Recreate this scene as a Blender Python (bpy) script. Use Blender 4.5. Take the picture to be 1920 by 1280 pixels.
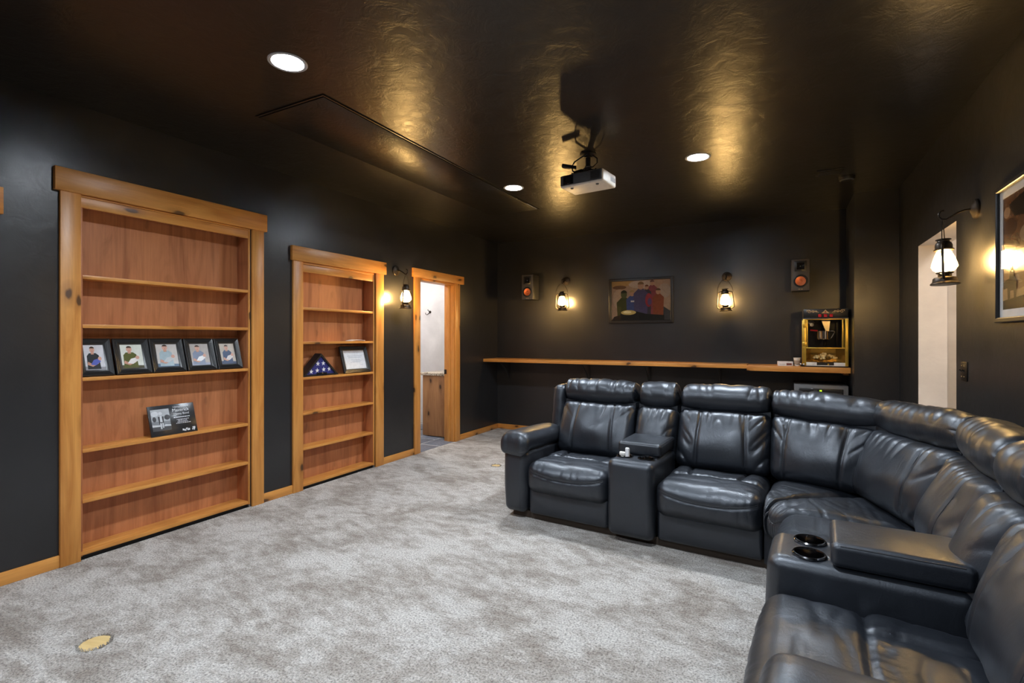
import bpy, bmesh, math, random
from mathutils import Vector, Matrix, Euler, noise
R = math.radians
for o in list(bpy.data.objects): bpy.data.objects.remove(o)
scene = bpy.context.scene
C = scene.collection

# ------------------------------------------------------------------ camera, world, exposure
cam_data = bpy.data.cameras.new('camera'); cam = bpy.data.objects.new('camera', cam_data); C.objects.link(cam)
cam.location = (0, 0, 1.343); cam.rotation_euler = (R(90), 0, R(28.12))
cam_data.sensor_width = 36; cam_data.lens = 945 / 1920 * 36; cam_data.shift_y = -7 / 1920
cam_data.clip_start = 0.02
scene.camera = cam
world = bpy.data.worlds.new('world'); scene.world = world; world.use_nodes = True
world.node_tree.nodes['Background'].inputs[0].default_value = (0.02, 0.02, 0.022, 1)
world.node_tree.nodes['Background'].inputs[1].default_value = 0.3
scene.view_settings.view_transform = 'Standard'; scene.view_settings.look = 'None'
scene.view_settings.gamma = 1; scene.view_settings.use_curve_mapping = False
scene.view_settings.exposure = 0.55
LED_STRENGTH = 640.0        # recessed ceiling lights, cool white
BULB_STRENGTH = 290.0       # lantern bulbs, warm
ROOM_STRENGTH = 22.0        # ceiling lamps of the neighbouring rooms

# ------------------------------------------------------------------ materials
MATS = {}
def new_mat(name):
    m = bpy.data.materials.new(name); m.use_nodes = True
    nt = m.node_tree; b = nt.nodes['Principled BSDF']; MATS[name] = m
    return m, nt, b
def nd(nt, t, **kw):
    n = nt.nodes.new(t)
    for k, v in kw.items():
        if k.startswith('i_'):
            n.inputs[k[2:].replace('_', ' ')].default_value = v
        else: setattr(n, k, v)
    return n
def ramp(nt, stops, fac):
    n = nt.nodes.new('ShaderNodeValToRGB'); e = n.color_ramp.elements
    while len(e) < len(stops): e.new(0.5)
    for el, (p, c) in zip(e, stops):
        el.position = p; el.color = (c[0], c[1], c[2], 1) if not isinstance(c, (int, float)) else (c, c, c, 1)
    nt.links.new(fac, n.inputs[0]); return n.outputs[0]
def mixc(nt, fac, a, b, mode='MIX'):
    n = nt.nodes.new('ShaderNodeMix'); n.data_type = 'RGBA'; n.blend_type = mode
    for sock, v in ((0, fac), (6, a), (7, b)):
        if hasattr(v, 'is_linked'): nt.links.new(v, n.inputs[sock])
        elif isinstance(v, (int, float)): n.inputs[sock].default_value = v
        else: n.inputs[sock].default_value = (v[0], v[1], v[2], 1)
    return n.outputs[2]
def math_n(nt, op, a, b=0.0):
    n = nt.nodes.new('ShaderNodeMath'); n.operation = op
    for i, v in enumerate((a, b)):
        if hasattr(v, 'is_linked'): nt.links.new(v, n.inputs[i])
        else: n.inputs[i].default_value = v
    return n.outputs[0]
def coords(nt, scale=(1, 1, 1), rot=(0, 0, 0), kind='Object'):
    t = nt.nodes.new('ShaderNodeTexCoord'); m = nt.nodes.new('ShaderNodeMapping')
    m.inputs['Scale'].default_value = scale; m.inputs['Rotation'].default_value = rot
    nt.links.new(t.outputs[kind], m.inputs[0]); return m.outputs[0]
def noise_t(nt, vec, scale, detail=4, rough=0.5, dist=0.0):
    n = nd(nt, 'ShaderNodeTexNoise'); n.inputs['Scale'].default_value = scale; n.inputs['Detail'].default_value = detail
    n.inputs['Roughness'].default_value = rough; n.inputs['Distortion'].default_value = dist
    nt.links.new(vec, n.inputs['Vector']); return n.outputs['Fac']
def bump(nt, b, height, strength, dist=0.01, prev=None):
    n = nd(nt, 'ShaderNodeBump'); n.inputs['Strength'].default_value = strength; n.inputs['Distance'].default_value = dist
    nt.links.new(height, n.inputs['Height'])
    if prev: nt.links.new(prev, n.inputs['Normal'])
    nt.links.new(n.outputs[0], b.inputs['Normal']); return n.outputs[0]
def plain(name, col, rough=0.5, metal=0.0, spec=0.5, coat=0.0, grain=0.06):
    """one colour with a little procedural variation of tone and gloss"""
    if name in MATS: return MATS[name]
    m, nt, b = new_mat(name)
    n = noise_t(nt, coords(nt), 35, 3)
    c = ramp(nt, [(0.3, [x * (1 - grain) for x in col]), (0.7, [min(1, x * (1 + grain)) for x in col])], n)
    nt.links.new(c, b.inputs['Base Color'])
    b.inputs['Roughness'].default_value = rough; b.inputs['Metallic'].default_value = metal
    b.inputs['Specular IOR Level'].default_value = spec; b.inputs['Coat Weight'].default_value = coat
    b.inputs['Coat Roughness'].default_value = 0.05
    return m
def emit(name, col, strength):
    m, nt, b = new_mat(name)
    b.inputs['Base Color'].default_value = (*col, 1); b.inputs['Emission Color'].default_value = (*col, 1)
    b.inputs['Emission Strength'].default_value = strength; return m

def paint(name, col, rough, bstr=0.25, spec=0.5):
    m, nt, b = new_mat(name)
    v = coords(nt)
    n1 = noise_t(nt, v, 1.7, 5, 0.6, 0.4); n2 = noise_t(nt, v, 9, 6, 0.65, 0.8); n3 = noise_t(nt, v, 55, 3, 0.5)
    c = ramp(nt, [(0.3, [x * 0.85 for x in col]), (0.7, [x * 1.15 for x in col])], n1)
    # faint scuffs rubbed into the paint
    sc = noise_t(nt, coords(nt, (3, 3, 14), (0.5, 0.3, 0.2)), 3.2, 8, 0.7, 1.2)
    scm = ramp(nt, [(0.70, 0.0), (0.76, 1.0)], sc)
    nt.links.new(mixc(nt, math_n(nt, 'MULTIPLY', scm, 0.25), c, [min(1, x * 2.2) for x in col]), b.inputs['Base Color'])
    nt.links.new(ramp(nt, [(0.3, rough * 0.92), (0.7, rough * 1.1)], n2), b.inputs['Roughness'])
    b.inputs['Specular IOR Level'].default_value = spec
    trow = ramp(nt, [(0.42, 0.0), (0.60, 1.0)], n2)     # skip-trowel plaster
    p = bump(nt, b, trow, bstr, 0.0035)
    bump(nt, b, n3, 0.10, 0.0015, p)
    return m
M_WALL = paint('black_wall_paint', (0.0205, 0.0205, 0.0222), 0.31, 0.10)
M_CEIL = paint('black_ceiling_paint', (0.0125, 0.0115, 0.011), 0.30, 0.20)
M_BEIGE = paint('warm_white_paint', (0.72, 0.66, 0.60), 0.6, 0.12)
M_WHITE = paint('white_paint', (0.74, 0.72, 0.72), 0.6, 0.08)

def wood(name, axis, light, dark, knots=1.0, rough=0.38, depth=0):
    m, nt, b = new_mat(name)
    def sc(along, across): return tuple(along if i == axis else across for i in range(3))
    broad = noise_t(nt, coords(nt, sc(0.8, 7)), 1.6, 5, 0.6, 1.1)
    fine = noise_t(nt, coords(nt, sc(2.5, 90)), 1.0, 4, 0.6, 0.2)
    c = ramp(nt, [(0.32, dark), (0.5, [(a * 0.35 + q * 0.65) for a, q in zip(dark, light)]), (0.66, light)], broad)
    c = mixc(nt, 0.35, c, ramp(nt, [(0.3, (0.62, 0.55, 0.48)), (0.65, (1.06, 1.04, 1.0))], fine), 'MULTIPLY')
    sx = nd(nt, 'ShaderNodeSeparateXYZ'); cb = nd(nt, 'ShaderNodeCombineXYZ'); across = 3 - axis - depth
    nt.links.new(coords(nt, sc(1.5, 3.4)), sx.inputs[0])
    oi = nd(nt, 'ShaderNodeObjectInfo')
    nt.links.new(math_n(nt, 'ADD', sx.outputs[axis], math_n(nt, 'MULTIPLY', oi.outputs['Random'], 37.0)), cb.inputs[0]); nt.links.new(sx.outputs[across], cb.inputs[1])
    kv = cb.outputs[0]
    vo = nd(nt, 'ShaderNodeTexVoronoi'); vo.voronoi_dimensions = '2D'; vo.inputs['Scale'].default_value = 1.55
    wob = nd(nt, 'ShaderNodeVectorMath', operation='ADD')
    nn = nd(nt, 'ShaderNodeTexNoise'); nn.inputs['Scale'].default_value = 5; nt.links.new(kv, nn.inputs['Vector'])
    sm = nd(nt, 'ShaderNodeVectorMath', operation='SCALE'); sm.inputs['Scale'].default_value = 0.12
    nt.links.new(nn.outputs['Color'], sm.inputs[0]); nt.links.new(kv, wob.inputs[0]); nt.links.new(sm.outputs[0], wob.inputs[1])
    nt.links.new(wob.outputs[0], vo.inputs['Vector'])
    sep = nd(nt, 'ShaderNodeSeparateColor'); nt.links.new(vo.outputs['Color'], sep.inputs[0])
    gate = math_n(nt, 'GREATER_THAN', sep.outputs[0], 0.50)
    halo = ramp(nt, [(0.02, 1.0), (0.24, 0.0)], vo.outputs['Distance'])
    core = ramp(nt, [(0.055, 1.0), (0.095, 0.0)], vo.outputs['Distance'])
    c = mixc(nt, math_n(nt, 'MULTIPLY', math_n(nt, 'MULTIPLY', halo, gate), 0.80 * knots), c, [x * 0.55 for x in dark])
    c = mixc(nt, math_n(nt, 'MULTIPLY', math_n(nt, 'MULTIPLY', core, gate), 0.85 * knots), c, (0.045, 0.018, 0.008))
    nt.links.new(c, b.inputs['Base Color'])
    b.inputs['Roughness'].default_value = rough
    bump(nt, b, fine, 0.12, 0.002)
    return m
AL, AD = (0.70, 0.325, 0.080), (0.52, 0.200, 0.040)
M_WX, M_WY, M_WZ = (wood('alder_grain_' + 'xyz'[i], i, AL, AD, depth=1 if i == 0 else 0) for i in range(3))
M_PLY = wood('red_plywood', 2, (0.54, 0.212, 0.086), (0.33, 0.112, 0.043), 0.25, 0.45)
M_VAN = wood('vanity_alder', 2, (0.50, 0.25, 0.10), (0.36, 0.15, 0.055), 1.0, 0.42, 1)
M_PLUG = wood('bare_plywood', 0, (0.66, 0.50, 0.24), (0.55, 0.38, 0.15), 0.0, 0.6, 2)

def carpet():
    m, nt, b = new_mat('grey_carpet')
    v = coords(nt)
    sw = noise_t(nt, coords(nt, (1, 1.6, 1), (0, 0, 0.5)), 2.3, 8, 0.70, 0.4)
    mid = noise_t(nt, coords(nt, (1, 1.7, 1), (0, 0, 0.5)), 9, 6, 0.72, 0.3)
    tuft = noise_t(nt, v, 105, 4, 0.75)
    vo = nd(nt, 'ShaderNodeTexVoronoi'); vo.inputs['Scale'].default_value = 190; nt.links.new(v, vo.inputs['Vector'])
    big = math_n(nt, 'ADD', math_n(nt, 'MULTIPLY', sw, 0.62), math_n(nt, 'MULTIPLY', mid, 0.38))
    c = ramp(nt, [(0.40, (0.26, 0.225, 0.195)), (0.48, (0.385, 0.355, 0.325)), (0.56, (0.54, 0.52, 0.495))], big)
    c = mixc(nt, 0.85, c, ramp(nt, [(0.36, (0.22, 0.20, 0.185)), (0.46, (0.88, 0.87, 0.86)), (0.62, (1.50, 1.49, 1.48))], tuft), 'MULTIPLY')
    c = mixc(nt, 0.35, c, ramp(nt, [(0.0, (0.6, 0.57, 0.54)), (0.5, (1.08, 1.08, 1.08))], vo.outputs['Distance']), 'MULTIPLY')
    nt.links.new(c, b.inputs['Base Color'])
    b.inputs['Roughness'].default_value = 0.95; b.inputs['Specular IOR Level'].default_value = 0.1
    b.inputs['Sheen Weight'].default_value = 0.15
    p = bump(nt, b, tuft, 0.9, 0.012)
    bump(nt, b, big, 0.5, 0.03, p)
    return m
M_CARPET = carpet()

def leather():
    m, nt, b = new_mat('black_leather')
    v = coords(nt)
    n1 = noise_t(nt, v, 5, 5, 0.6, 0.4); n2 = noise_t(nt, coords(nt, (1, 1, 0.45)), 17, 5, 0.6, 1.2)
    vo = nd(nt, 'ShaderNodeTexVoronoi'); vo.inputs['Scale'].default_value = 260; nt.links.new(v, vo.inputs['Vector'])
    nt.links.new(ramp(nt, [(0.3, (0.0060, 0.0070, 0.0098)), (0.7, (0.0105, 0.0120, 0.0165))], n1), b.inputs['Base Color'])
    nt.links.new(ramp(nt, [(0.3, 0.38), (0.7, 0.50)], n1), b.inputs['Roughness'])
    b.inputs['Specular IOR Level'].default_value = 0.75; b.inputs['Specular Tint'].default_value = (0.84, 0.90, 1.0, 1)
    b.inputs['Coat Weight'].default_value = 0.45; b.inputs['Coat Roughness'].default_value = 0.37; b.inputs['Coat Tint'].default_value = (0.9, 0.95, 1.0, 1)
    p = bump(nt, b, n2, 0.22, 0.010)
    bump(nt, b, vo.outputs['Distance'], 0.12, 0.0015, p)
    return m
M_LEATHER = leather()
M_THREAD = plain('leather_piping', (0.02, 0.022, 0.028), 0.4)
M_SEAM = plain('seam_shadow_leather', (0.006, 0.006, 0.007), 0.6)
M_IRON = plain('dark_bronze_metal', (0.050, 0.040, 0.032), 0.42, 0.8)
M_BLACK = plain('black_satin', (0.012, 0.012, 0.013), 0.35)
M_BLACKGLOSS = plain('black_gloss', (0.012, 0.012, 0.014), 0.12)
M_CHROME = plain('polished_chrome', (0.75, 0.75, 0.76), 0.12, 1.0)
M_DKCHROME = plain('dark_chrome', (0.16, 0.16, 0.17), 0.14, 1.0)
M_GOLD = plain('gold_anodised_metal', (0.80, 0.52, 0.09), 0.32, 0.75)
M_PWHITE = plain('white_plastic', (0.80, 0.77, 0.72), 0.4)
M_PGREY = plain('grey_plastic', (0.10, 0.105, 0.115), 0.4)
M_SPKGREY = plain('grey_speaker_baffle', (0.085, 0.075, 0.068), 0.5)
M_COPPER = plain('copper_cone', (0.72, 0.20, 0.08), 0.32, 0.6)
M_RED = plain('red_rocker', (0.65, 0.02, 0.03), 0.3)
M_PAPER = plain('white_paper', (0.80, 0.80, 0.82), 0.5)
M_BLUECLOTH = plain('blue_flag_cloth', (0.02, 0.022, 0.16), 0.8)
M_LED = emit('cool_led_lens', (0.84, 0.92, 1.0), LED_STRENGTH)
M_BULB = emit('warm_bulb', (1.0, 0.62, 0.22), BULB_STRENGTH)
M_BATHLAMP = emit('bright_bath_lamp', (1.0, 0.95, 0.90), ROOM_STRENGTH * 1.35)
M_ROOMLAMP = emit('neutral_room_lamp', (1.0, 0.93, 0.86), ROOM_STRENGTH)
M_DIGIT = emit('green_digit', (0.45, 1.0, 0.02), 2.2)
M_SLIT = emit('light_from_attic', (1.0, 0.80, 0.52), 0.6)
M_PLASTER = plain('white_trim', (0.75, 0.75, 0.75), 0.5)
M_ROOFCAN = plain('white_baffle', (0.45, 0.46, 0.48), 0.5)
M_POPCORN = plain('popcorn', (0.80, 0.62, 0.30), 0.8, grain=0.2)
M_SLATE = plain('slate_tile', (0.15, 0.165, 0.205), 0.45, grain=0.25)
M_GROUT = plain('pale_grout', (0.62, 0.62, 0.64), 0.8)
def granite():
    m, nt, b = new_mat('granite')
    n = noise_t(nt, coords(nt), 60, 4, 0.7)
    nt.links.new(ramp(nt, [(0.35, (0.12, 0.08, 0.05)), (0.48, (0.62, 0.50, 0.36)), (0.65, (0.80, 0.74, 0.62))], n), b.inputs['Base Color'])
    b.inputs['Roughness'].default_value = 0.2; return m
M_GRANITE = granite()
def glass(name, tint, gloss=0.10, haze=0.0, rough=0.02, hazecol=(1, 0.95, 0.85)):
    m, nt, b = new_mat(name); nt.nodes.remove(b)
    out = nt.nodes['Material Output']
    t = nd(nt, 'ShaderNodeBsdfTransparent'); t.inputs[0].default_value = (*tint, 1)
    g = nd(nt, 'ShaderNodeBsdfGlossy'); g.inputs['Roughness'].default_value = rough
    lw = nd(nt, 'ShaderNodeLayerWeight'); lw.inputs[0].default_value = 0.5
    fac = math_n(nt, 'ADD', math_n(nt, 'MULTIPLY', math_n(nt, 'POWER', lw.outputs['Facing'], 5.0), 0.6), 0.03)
    mx = nd(nt, 'ShaderNodeMixShader'); nt.links.new(fac, mx.inputs[0])
    nt.links.new(t.outputs[0], mx.inputs[1]); nt.links.new(g.outputs[0], mx.inputs[2])
    last = mx.outputs[0]
    if haze:
        tr = nd(nt, 'ShaderNodeBsdfTranslucent'); tr.inputs[0].default_value = (*hazecol, 1)
        m2 = nd(nt, 'ShaderNodeMixShader'); m2.inputs[0].default_value = haze
        nt.links.new(last, m2.inputs[1]); nt.links.new(tr.outputs[0], m2.inputs[2]); last = m2.outputs[0]
    nt.links.new(last, out.inputs[0]); return m
M_GLOBE = glass('hazy_lantern_glass', (1, 0.97, 0.9), haze=0.10)
M_PANE = glass('clear_glass', (0.96, 0.96, 0.95))
_ink = {}
def ink(col, rough=0.35):
    k = (round(col[0], 3), round(col[1], 3), round(col[2], 3), rough)
    if k not in _ink: _ink[k] = plain('print_ink_%d' % len(_ink), col, rough, grain=0.08)
    return _ink[k]

# ------------------------------------------------------------------ geometry helpers
class MB:
    """collects shapes of one part, then links them as ONE mesh object"""
    def __init__(s): s.bm = bmesh.new(); s.mi = 0
    def _tag(s, faces):
        for f in faces: f.material_index = s.mi
    def box(s, x0, x1, y0, y1, z0, z1, bev=0.0, seg=2):
        b2 = bmesh.new()
        bmesh.ops.create_cube(b2, size=1)
        for v in b2.verts:
            v.co = Vector(((x0 + x1) / 2 + v.co.x * (x1 - x0), (y0 + y1) / 2 + v.co.y * (y1 - y0), (z0 + z1) / 2 + v.co.z * (z1 - z0)))
        if bev: bmesh.ops.bevel(b2, geom=b2.edges[:], offset=bev, segments=seg, affect='EDGES', profile=0.5)
        s.merge(b2); return s
    def merge(s, b2, mat=None):
        vm = {}
        for v in b2.verts: vm[v] = s.bm.verts.new(mat @ v.co if mat else v.co)
        for f in b2.faces:
            try: nf = s.bm.faces.new([vm[v] for v in f.verts]); nf.material_index = s.mi
            except ValueError: pass
        b2.free()
    def quads(s, verts, faces):
        vs = [s.bm.verts.new(v) for v in verts]
        for f in faces:
            try: nf = s.bm.faces.new([vs[i] for i in f]); nf.material_index = s.mi
            except ValueError: pass
        return s
    def lathe(s, prof, n=24, mat=None, cap=True):
        """prof: list of (r, z) around local z"""
        rings = []
        for r, z in prof:
            ring = []
            for k in range(n):
                a = 2 * math.pi * k / n; co = Vector((r * math.cos(a), r * math.sin(a), z))
                ring.append(s.bm.verts.new(mat @ co if mat else co))
            rings.append(ring)
        for a, b in zip(rings, rings[1:]):
            for k in range(n):
                f = s.bm.faces.new([a[k], a[(k + 1) % n], b[(k + 1) % n], b[k]]); f.material_index = s.mi
        if cap:
            for ring, rev in ((rings[0], True), (rings[-1], False)):
                f = s.bm.faces.new(ring[::-1] if rev else ring); f.material_index = s.mi
        return s
    def tube(s, pts, r, n=8, closed=False):
        pts = [Vector(p) for p in pts]; m = len(pts); rings = []
        rr = r if isinstance(r, (list, tuple)) else [r] * m
        up = Vector((0, 0, 1)); prev = None
        for i, p in enumerate(pts):
            a = pts[i - 1] if (i > 0 or closed) else p; b = pts[(i + 1) % m] if (i < m - 1 or closed) else p
            t = (b - a).normalized() if (b - a).length > 1e-9 else Vector((0, 0, 1))
            if prev is None:
                ref = up if abs(t.dot(up)) < 0.9 else Vector((1, 0, 0))
                u = t.cross(ref).normalized()
            else:
                u = (prev - t * prev.dot(t)); u = u.normalized() if u.length > 1e-6 else t.orthogonal().normalized()
            prev = u; w = t.cross(u)
            rings.append([s.bm.verts.new(p + (u * math.cos(2 * math.pi * k / n) + w * math.sin(2 * math.pi * k / n)) * rr[i]) for k in range(n)])
        pairs = list(zip(rings, rings[1:])) + ([(rings[-1], rings[0])] if closed else [])
        for a, b in pairs:
            for k in range(n):
                f = s.bm.faces.new([a[k], a[(k + 1) % n], b[(k + 1) % n], b[k]]); f.material_index = s.mi
        if not closed:
            for ring, rev in ((rings[0], True), (rings[-1], False)):
                f = s.bm.faces.new(ring[::-1] if rev else ring); f.material_index = s.mi
        return s
    def prism(s, poly, d0, d1, plane='xz'):
        """poly in a plane, extruded along the third axis from d0 to d1"""
        def co(p, d): return {'xz': (p[0], d, p[1]), 'xy': (p[0], p[1], d), 'yz': (d, p[0], p[1])}[plane]
        a = [s.bm.verts.new(co(p, d0)) for p in poly]; b = [s.bm.verts.new(co(p, d1)) for p in poly]
        n = len(poly); fs = [s.bm.faces.new(a), s.bm.faces.new(b[::-1])]
        for k in range(n): fs.append(s.bm.faces.new([a[k], b[k], b[(k + 1) % n], a[(k + 1) % n]]))
        s._tag(fs); return s
    def ball(s, c, r, seg=12, rings=8, sc=(1, 1, 1)):
        b2 = bmesh.new(); bmesh.ops.create_uvsphere(b2, u_segments=seg, v_segments=rings, radius=r)
        for v in b2.verts: v.co = Vector((c[0] + v.co.x * sc[0], c[1] + v.co.y * sc[1], c[2] + v.co.z * sc[2]))
        s.merge(b2); return s
    def obj(s, name, mat, parent=None, smooth=35, fix=True):
        if fix: bmesh.ops.recalc_face_normals(s.bm, faces=s.bm.faces[:])
        me = bpy.data.meshes.new(name); s.bm.to_mesh(me); s.bm.free()
        for m in (mat if isinstance(mat, (list, tuple)) else [mat]): me.materials.append(m)
        if smooth:
            for p in me.polygons: p.use_smooth = True
            me.set_sharp_from_angle(angle=R(smooth))
        o = bpy.data.objects.new(name, me); C.objects.link(o); o.parent = parent
        return o
def tag(o, label, cat, group=None):
    o['label'] = label; o['category'] = cat
    if group: o['group'] = group
    return o
def thing(name, label, cat, loc, rz=0.0, group=None, rx=0.0):
    o = bpy.data.objects.new(name, None); C.objects.link(o); o.location = loc
    o.rotation_euler = (R(rx), 0, R(rz)); o.empty_display_size = 0.05
    return tag(o, label, cat, group)
def struct(o): o['kind'] = 'structure'; return o
def box(name, mat, parent, x0, x1, y0, y1, z0, z1, bev=0.0): return MB().box(x0, x1, y0, y1, z0, z1, bev).obj(name, mat, parent)
def bake_boolean(target, cutters):
    for c in cutters:
        md = target.modifiers.new('cut', 'BOOLEAN'); md.operation = 'DIFFERENCE'; md.object = c; md.solver = 'EXACT'
    dg = bpy.context.evaluated_depsgraph_get(); dg.update()
    me = bpy.data.meshes.new_from_object(target.evaluated_get(dg)); me.name = target.data.name
    target.modifiers.clear(); target.data = me
    for c in cutters: bpy.data.objects.remove(c)
def text(name, body, size, mat, parent, loc, rot=(90, 0, 0), align='LEFT', ext=0.0002, squash=1.0):
    cu = bpy.data.curves.new(name, 'FONT'); cu.body = body; cu.size = size; cu.align_x = align; cu.extrude = ext; cu.resolution_u = 3
    t = bpy.data.objects.new('tmp', cu); C.objects.link(t)
    dg = bpy.context.evaluated_depsgraph_get(); dg.update()
    me = bpy.data.meshes.new_from_object(t.evaluated_get(dg)); me.name = name
    bpy.data.objects.remove(t); me.materials.clear(); me.materials.append(mat)
    o = bpy.data.objects.new(name, me); C.objects.link(o); o.parent = parent
    o.location = loc; o.rotation_euler = [R(a) for a in rot]; o.scale = (squash, 1, 1); return o
def ellipse(cx, cz, rx, rz, n=18, a0=0, a1=360):
    return [(cx + rx * math.cos(R(a0 + (a1 - a0) * k / n)), cz + rz * math.sin(R(a0 + (a1 - a0) * k / n))) for k in range(n + (1 if a1 - a0 < 360 else 0))]
def flat_print(name, w, h, items, parent, y=0.0, z0=0.0, x0=None):
    """flat picture: layers of coloured shapes, in 0..1 coordinates, facing -y"""
    mb = MB(); mats = []; x0 = -w / 2 if x0 is None else x0
    for k, (poly, col) in enumerate(items):
        m = ink(col, 0.22)
        if m not in mats: mats.append(m)
        mb.mi = mats.index(m)
        pts = [(x0 + min(1, max(0, px)) * w, y - 0.00025 * k, z0 + min(1, max(0, pz)) * h) for px, pz in poly]
        mb.quads(pts, [list(range(len(pts)))])
    return mb.obj(name, mats, parent, smooth=0, fix=False)
FULL = [(0, 0), (1, 0), (1, 1), (0, 1)]
def star(cx, cz, r, a=90, asp=1.0):
    return [(cx + (r if k % 2 == 0 else r * 0.4) * math.cos(R(a + 36 * k)) * asp, cz + (r if k % 2 == 0 else r * 0.4) * math.sin(R(a + 36 * k))) for k in range(10)]

# ------------------------------------------------------------------ the room
XL, XR, YB, YF, H = -3.73, 0.97, 6.52, -2.0, 2.74
def wall_holes(name, plane, at, thick, a0, a1, z0, z1, holes, mats):
    """wall in the plane x=at or y=at, thick away from the room, with rectangular holes (a0,a1,z0,z1)"""
    A = sorted({a0, a1, *[h[0] for h in holes], *[h[1] for h in holes]}); Z = sorted({z0, z1, *[h[2] for h in holes], *[h[3] for h in holes]})
    mb = MB(); inside = lambda a, z: any(h[0] < a < h[1] and h[2] < z < h[3] for h in holes)
    P = (lambda a, d, z: (at + d, a, z)) if plane == 'x' else (lambda a, d, z: (a, at + d, z))
    solid = {(i, j): not inside((A[i] + A[i + 1]) / 2, (Z[j] + Z[j + 1]) / 2) for i in range(len(A) - 1) for j in range(len(Z) - 1)}
    for (i, j), s in solid.items():
        if not s: continue
        p, q, r, t = A[i], A[i + 1], Z[j], Z[j + 1]
        mb.mi = 0
        for d in (0, thick): mb.quads([P(p, d, r), P(q, d, r), P(q, d, t), P(p, d, t)], [[0, 1, 2, 3]])
        for di, dj, e in ((-1, 0, ((p, r), (p, t))), (1, 0, ((q, r), (q, t))), (0, -1, ((p, r), (q, r))), (0, 1, ((p, t), (q, t)))):
            if not solid.get((i + di, j + dj), False):
                mb.mi = 1 if (i + di, j + dj) in solid else 0
                (u, v), (w, x) = e
                mb.quads([P(u, 0, v), P(w, 0, x), P(w, thick, x), P(u, thick, v)], [[0, 1, 2, 3]])
    bmesh.ops.remove_doubles(mb.bm, verts=mb.bm.verts[:], dist=1e-5)
    return struct(mb.obj(name, mats, None, smooth=0))
struct(box('floor', M_CARPET, None, XL, XR + 0.02, YF, YB, -0.1, 0))
wall_holes('wall_left', 'x', XL, -0.15, YF, YB + 0.15, 0, H, [(0.125, 0.985, 0.0, 2.010), (1.445, 2.555, 0.0, 2.205), (3.04, 3.945, 0.0, 2.013), (4.675, 5.405, 0.0, 2.045)], [M_WALL, M_WHITE])
wall_holes('wall_right', 'x', XR, 0.18, YF, 5.85, 0, H, [(4.11, 5.104, 0.0, 2.077)], [M_WALL, M_BEIGE])
struct(box('wall_back', M_WALL, None, XL, 0.62, YB, YB + 0.15, 0, H))
struct(box('wall_column', M_WALL, None, 0.62, XR + 0.18, 5.85, YB + 0.15, 0, H))
struct(box('wall_front', M_WALL, None, XL - 0.15, XR + 0.18, YF - 0.15, YF, 0, H))
LAMPS = [(-2.21, 1.72), (-0.57, 1.72), (-2.2, 4.15), (-0.57, 4.12), (-2.21, -0.7), (-0.57, -0.7)]
LR = 0.078
ceil = struct(MB().box(XL - 0.15, XR + 0.18, YF - 0.15, YB + 0.15, H, H + 0.09).obj('ceiling', M_CEIL, None, smooth=0))
cut = []
for x, y in LAMPS:
    cut.append(MB().lathe([(LR, -0.05), (LR, 0.2)], 40, Matrix.Translation((x, y, H))).obj('cutter', M_CEIL, smooth=0))
bake_boolean(ceil, cut)

# baseboards, one run per stretch of wall
def baseboard(name, x0, x1, y0, y1, mat):
    return struct(MB().box(x0, x1, y0, y1, 0, 0.072, 0.003).obj(name, mat))
baseboard('baseboard_left', XL, XL + 0.014, YF, 1.351, M_WY)
baseboard('baseboard_left', XL, XL + 0.014, 2.664, 2.943, M_WY)
baseboard('baseboard_left', XL, XL + 0.014, 4.065, 4.574, M_WY)
baseboard('baseboard_left', XL, XL + 0.014, 5.50, YB, M_WY)
baseboard('baseboard_back', XL + 0.014, 0.10, YB - 0.014, YB, M_WX)
baseboard('baseboard_right', XR - 0.014, XR, YF, 4.11, M_WY)
baseboard('baseboard_right', XR - 0.014, XR, 5.104, 5.85, M_WY)

# door frame to the bathroom
d1 = bpy.data.objects.new('door_1', None); C.objects.link(d1); d1.location = (XL, 5.04, 0); struct(d1)
box('casing', M_WZ, d1, 0, 0.02, -0.466, -0.36, 0, 2.043, 0.002)
box('casing', M_WZ, d1, 0, 0.02, 0.36, 0.46, 0, 2.043, 0.002)
box('header', M_WY, d1, 0, 0.028, -0.494, 0.544, 2.043, 2.145, 0.002)
box('jamb', M_WZ, d1, -0.15, 0.0, -0.365, -0.347, 0, 2.043, 0.001)
box('jamb', M_WZ, d1, -0.15, 0.0, 0.347, 0.365, 0, 2.043, 0.001)
box('head_jamb', M_WY, d1, -0.15, 0.0, -0.347, 0.347, 2.022, 2.043, 0.001)
box('door_stop', M_WZ, d1, -0.10, -0.055, 0.333, 0.347, 0, 2.02, 0.001)
box('door_stop', M_WZ, d1, -0.10, -0.055, -0.347, -0.333, 0, 2.02, 0.001)
box('strike_plate', M_IRON, d1, -0.15, -0.115, 0.343, 0.3475, 0.87, 0.93, 0.001)
tag_wall = None

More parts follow.
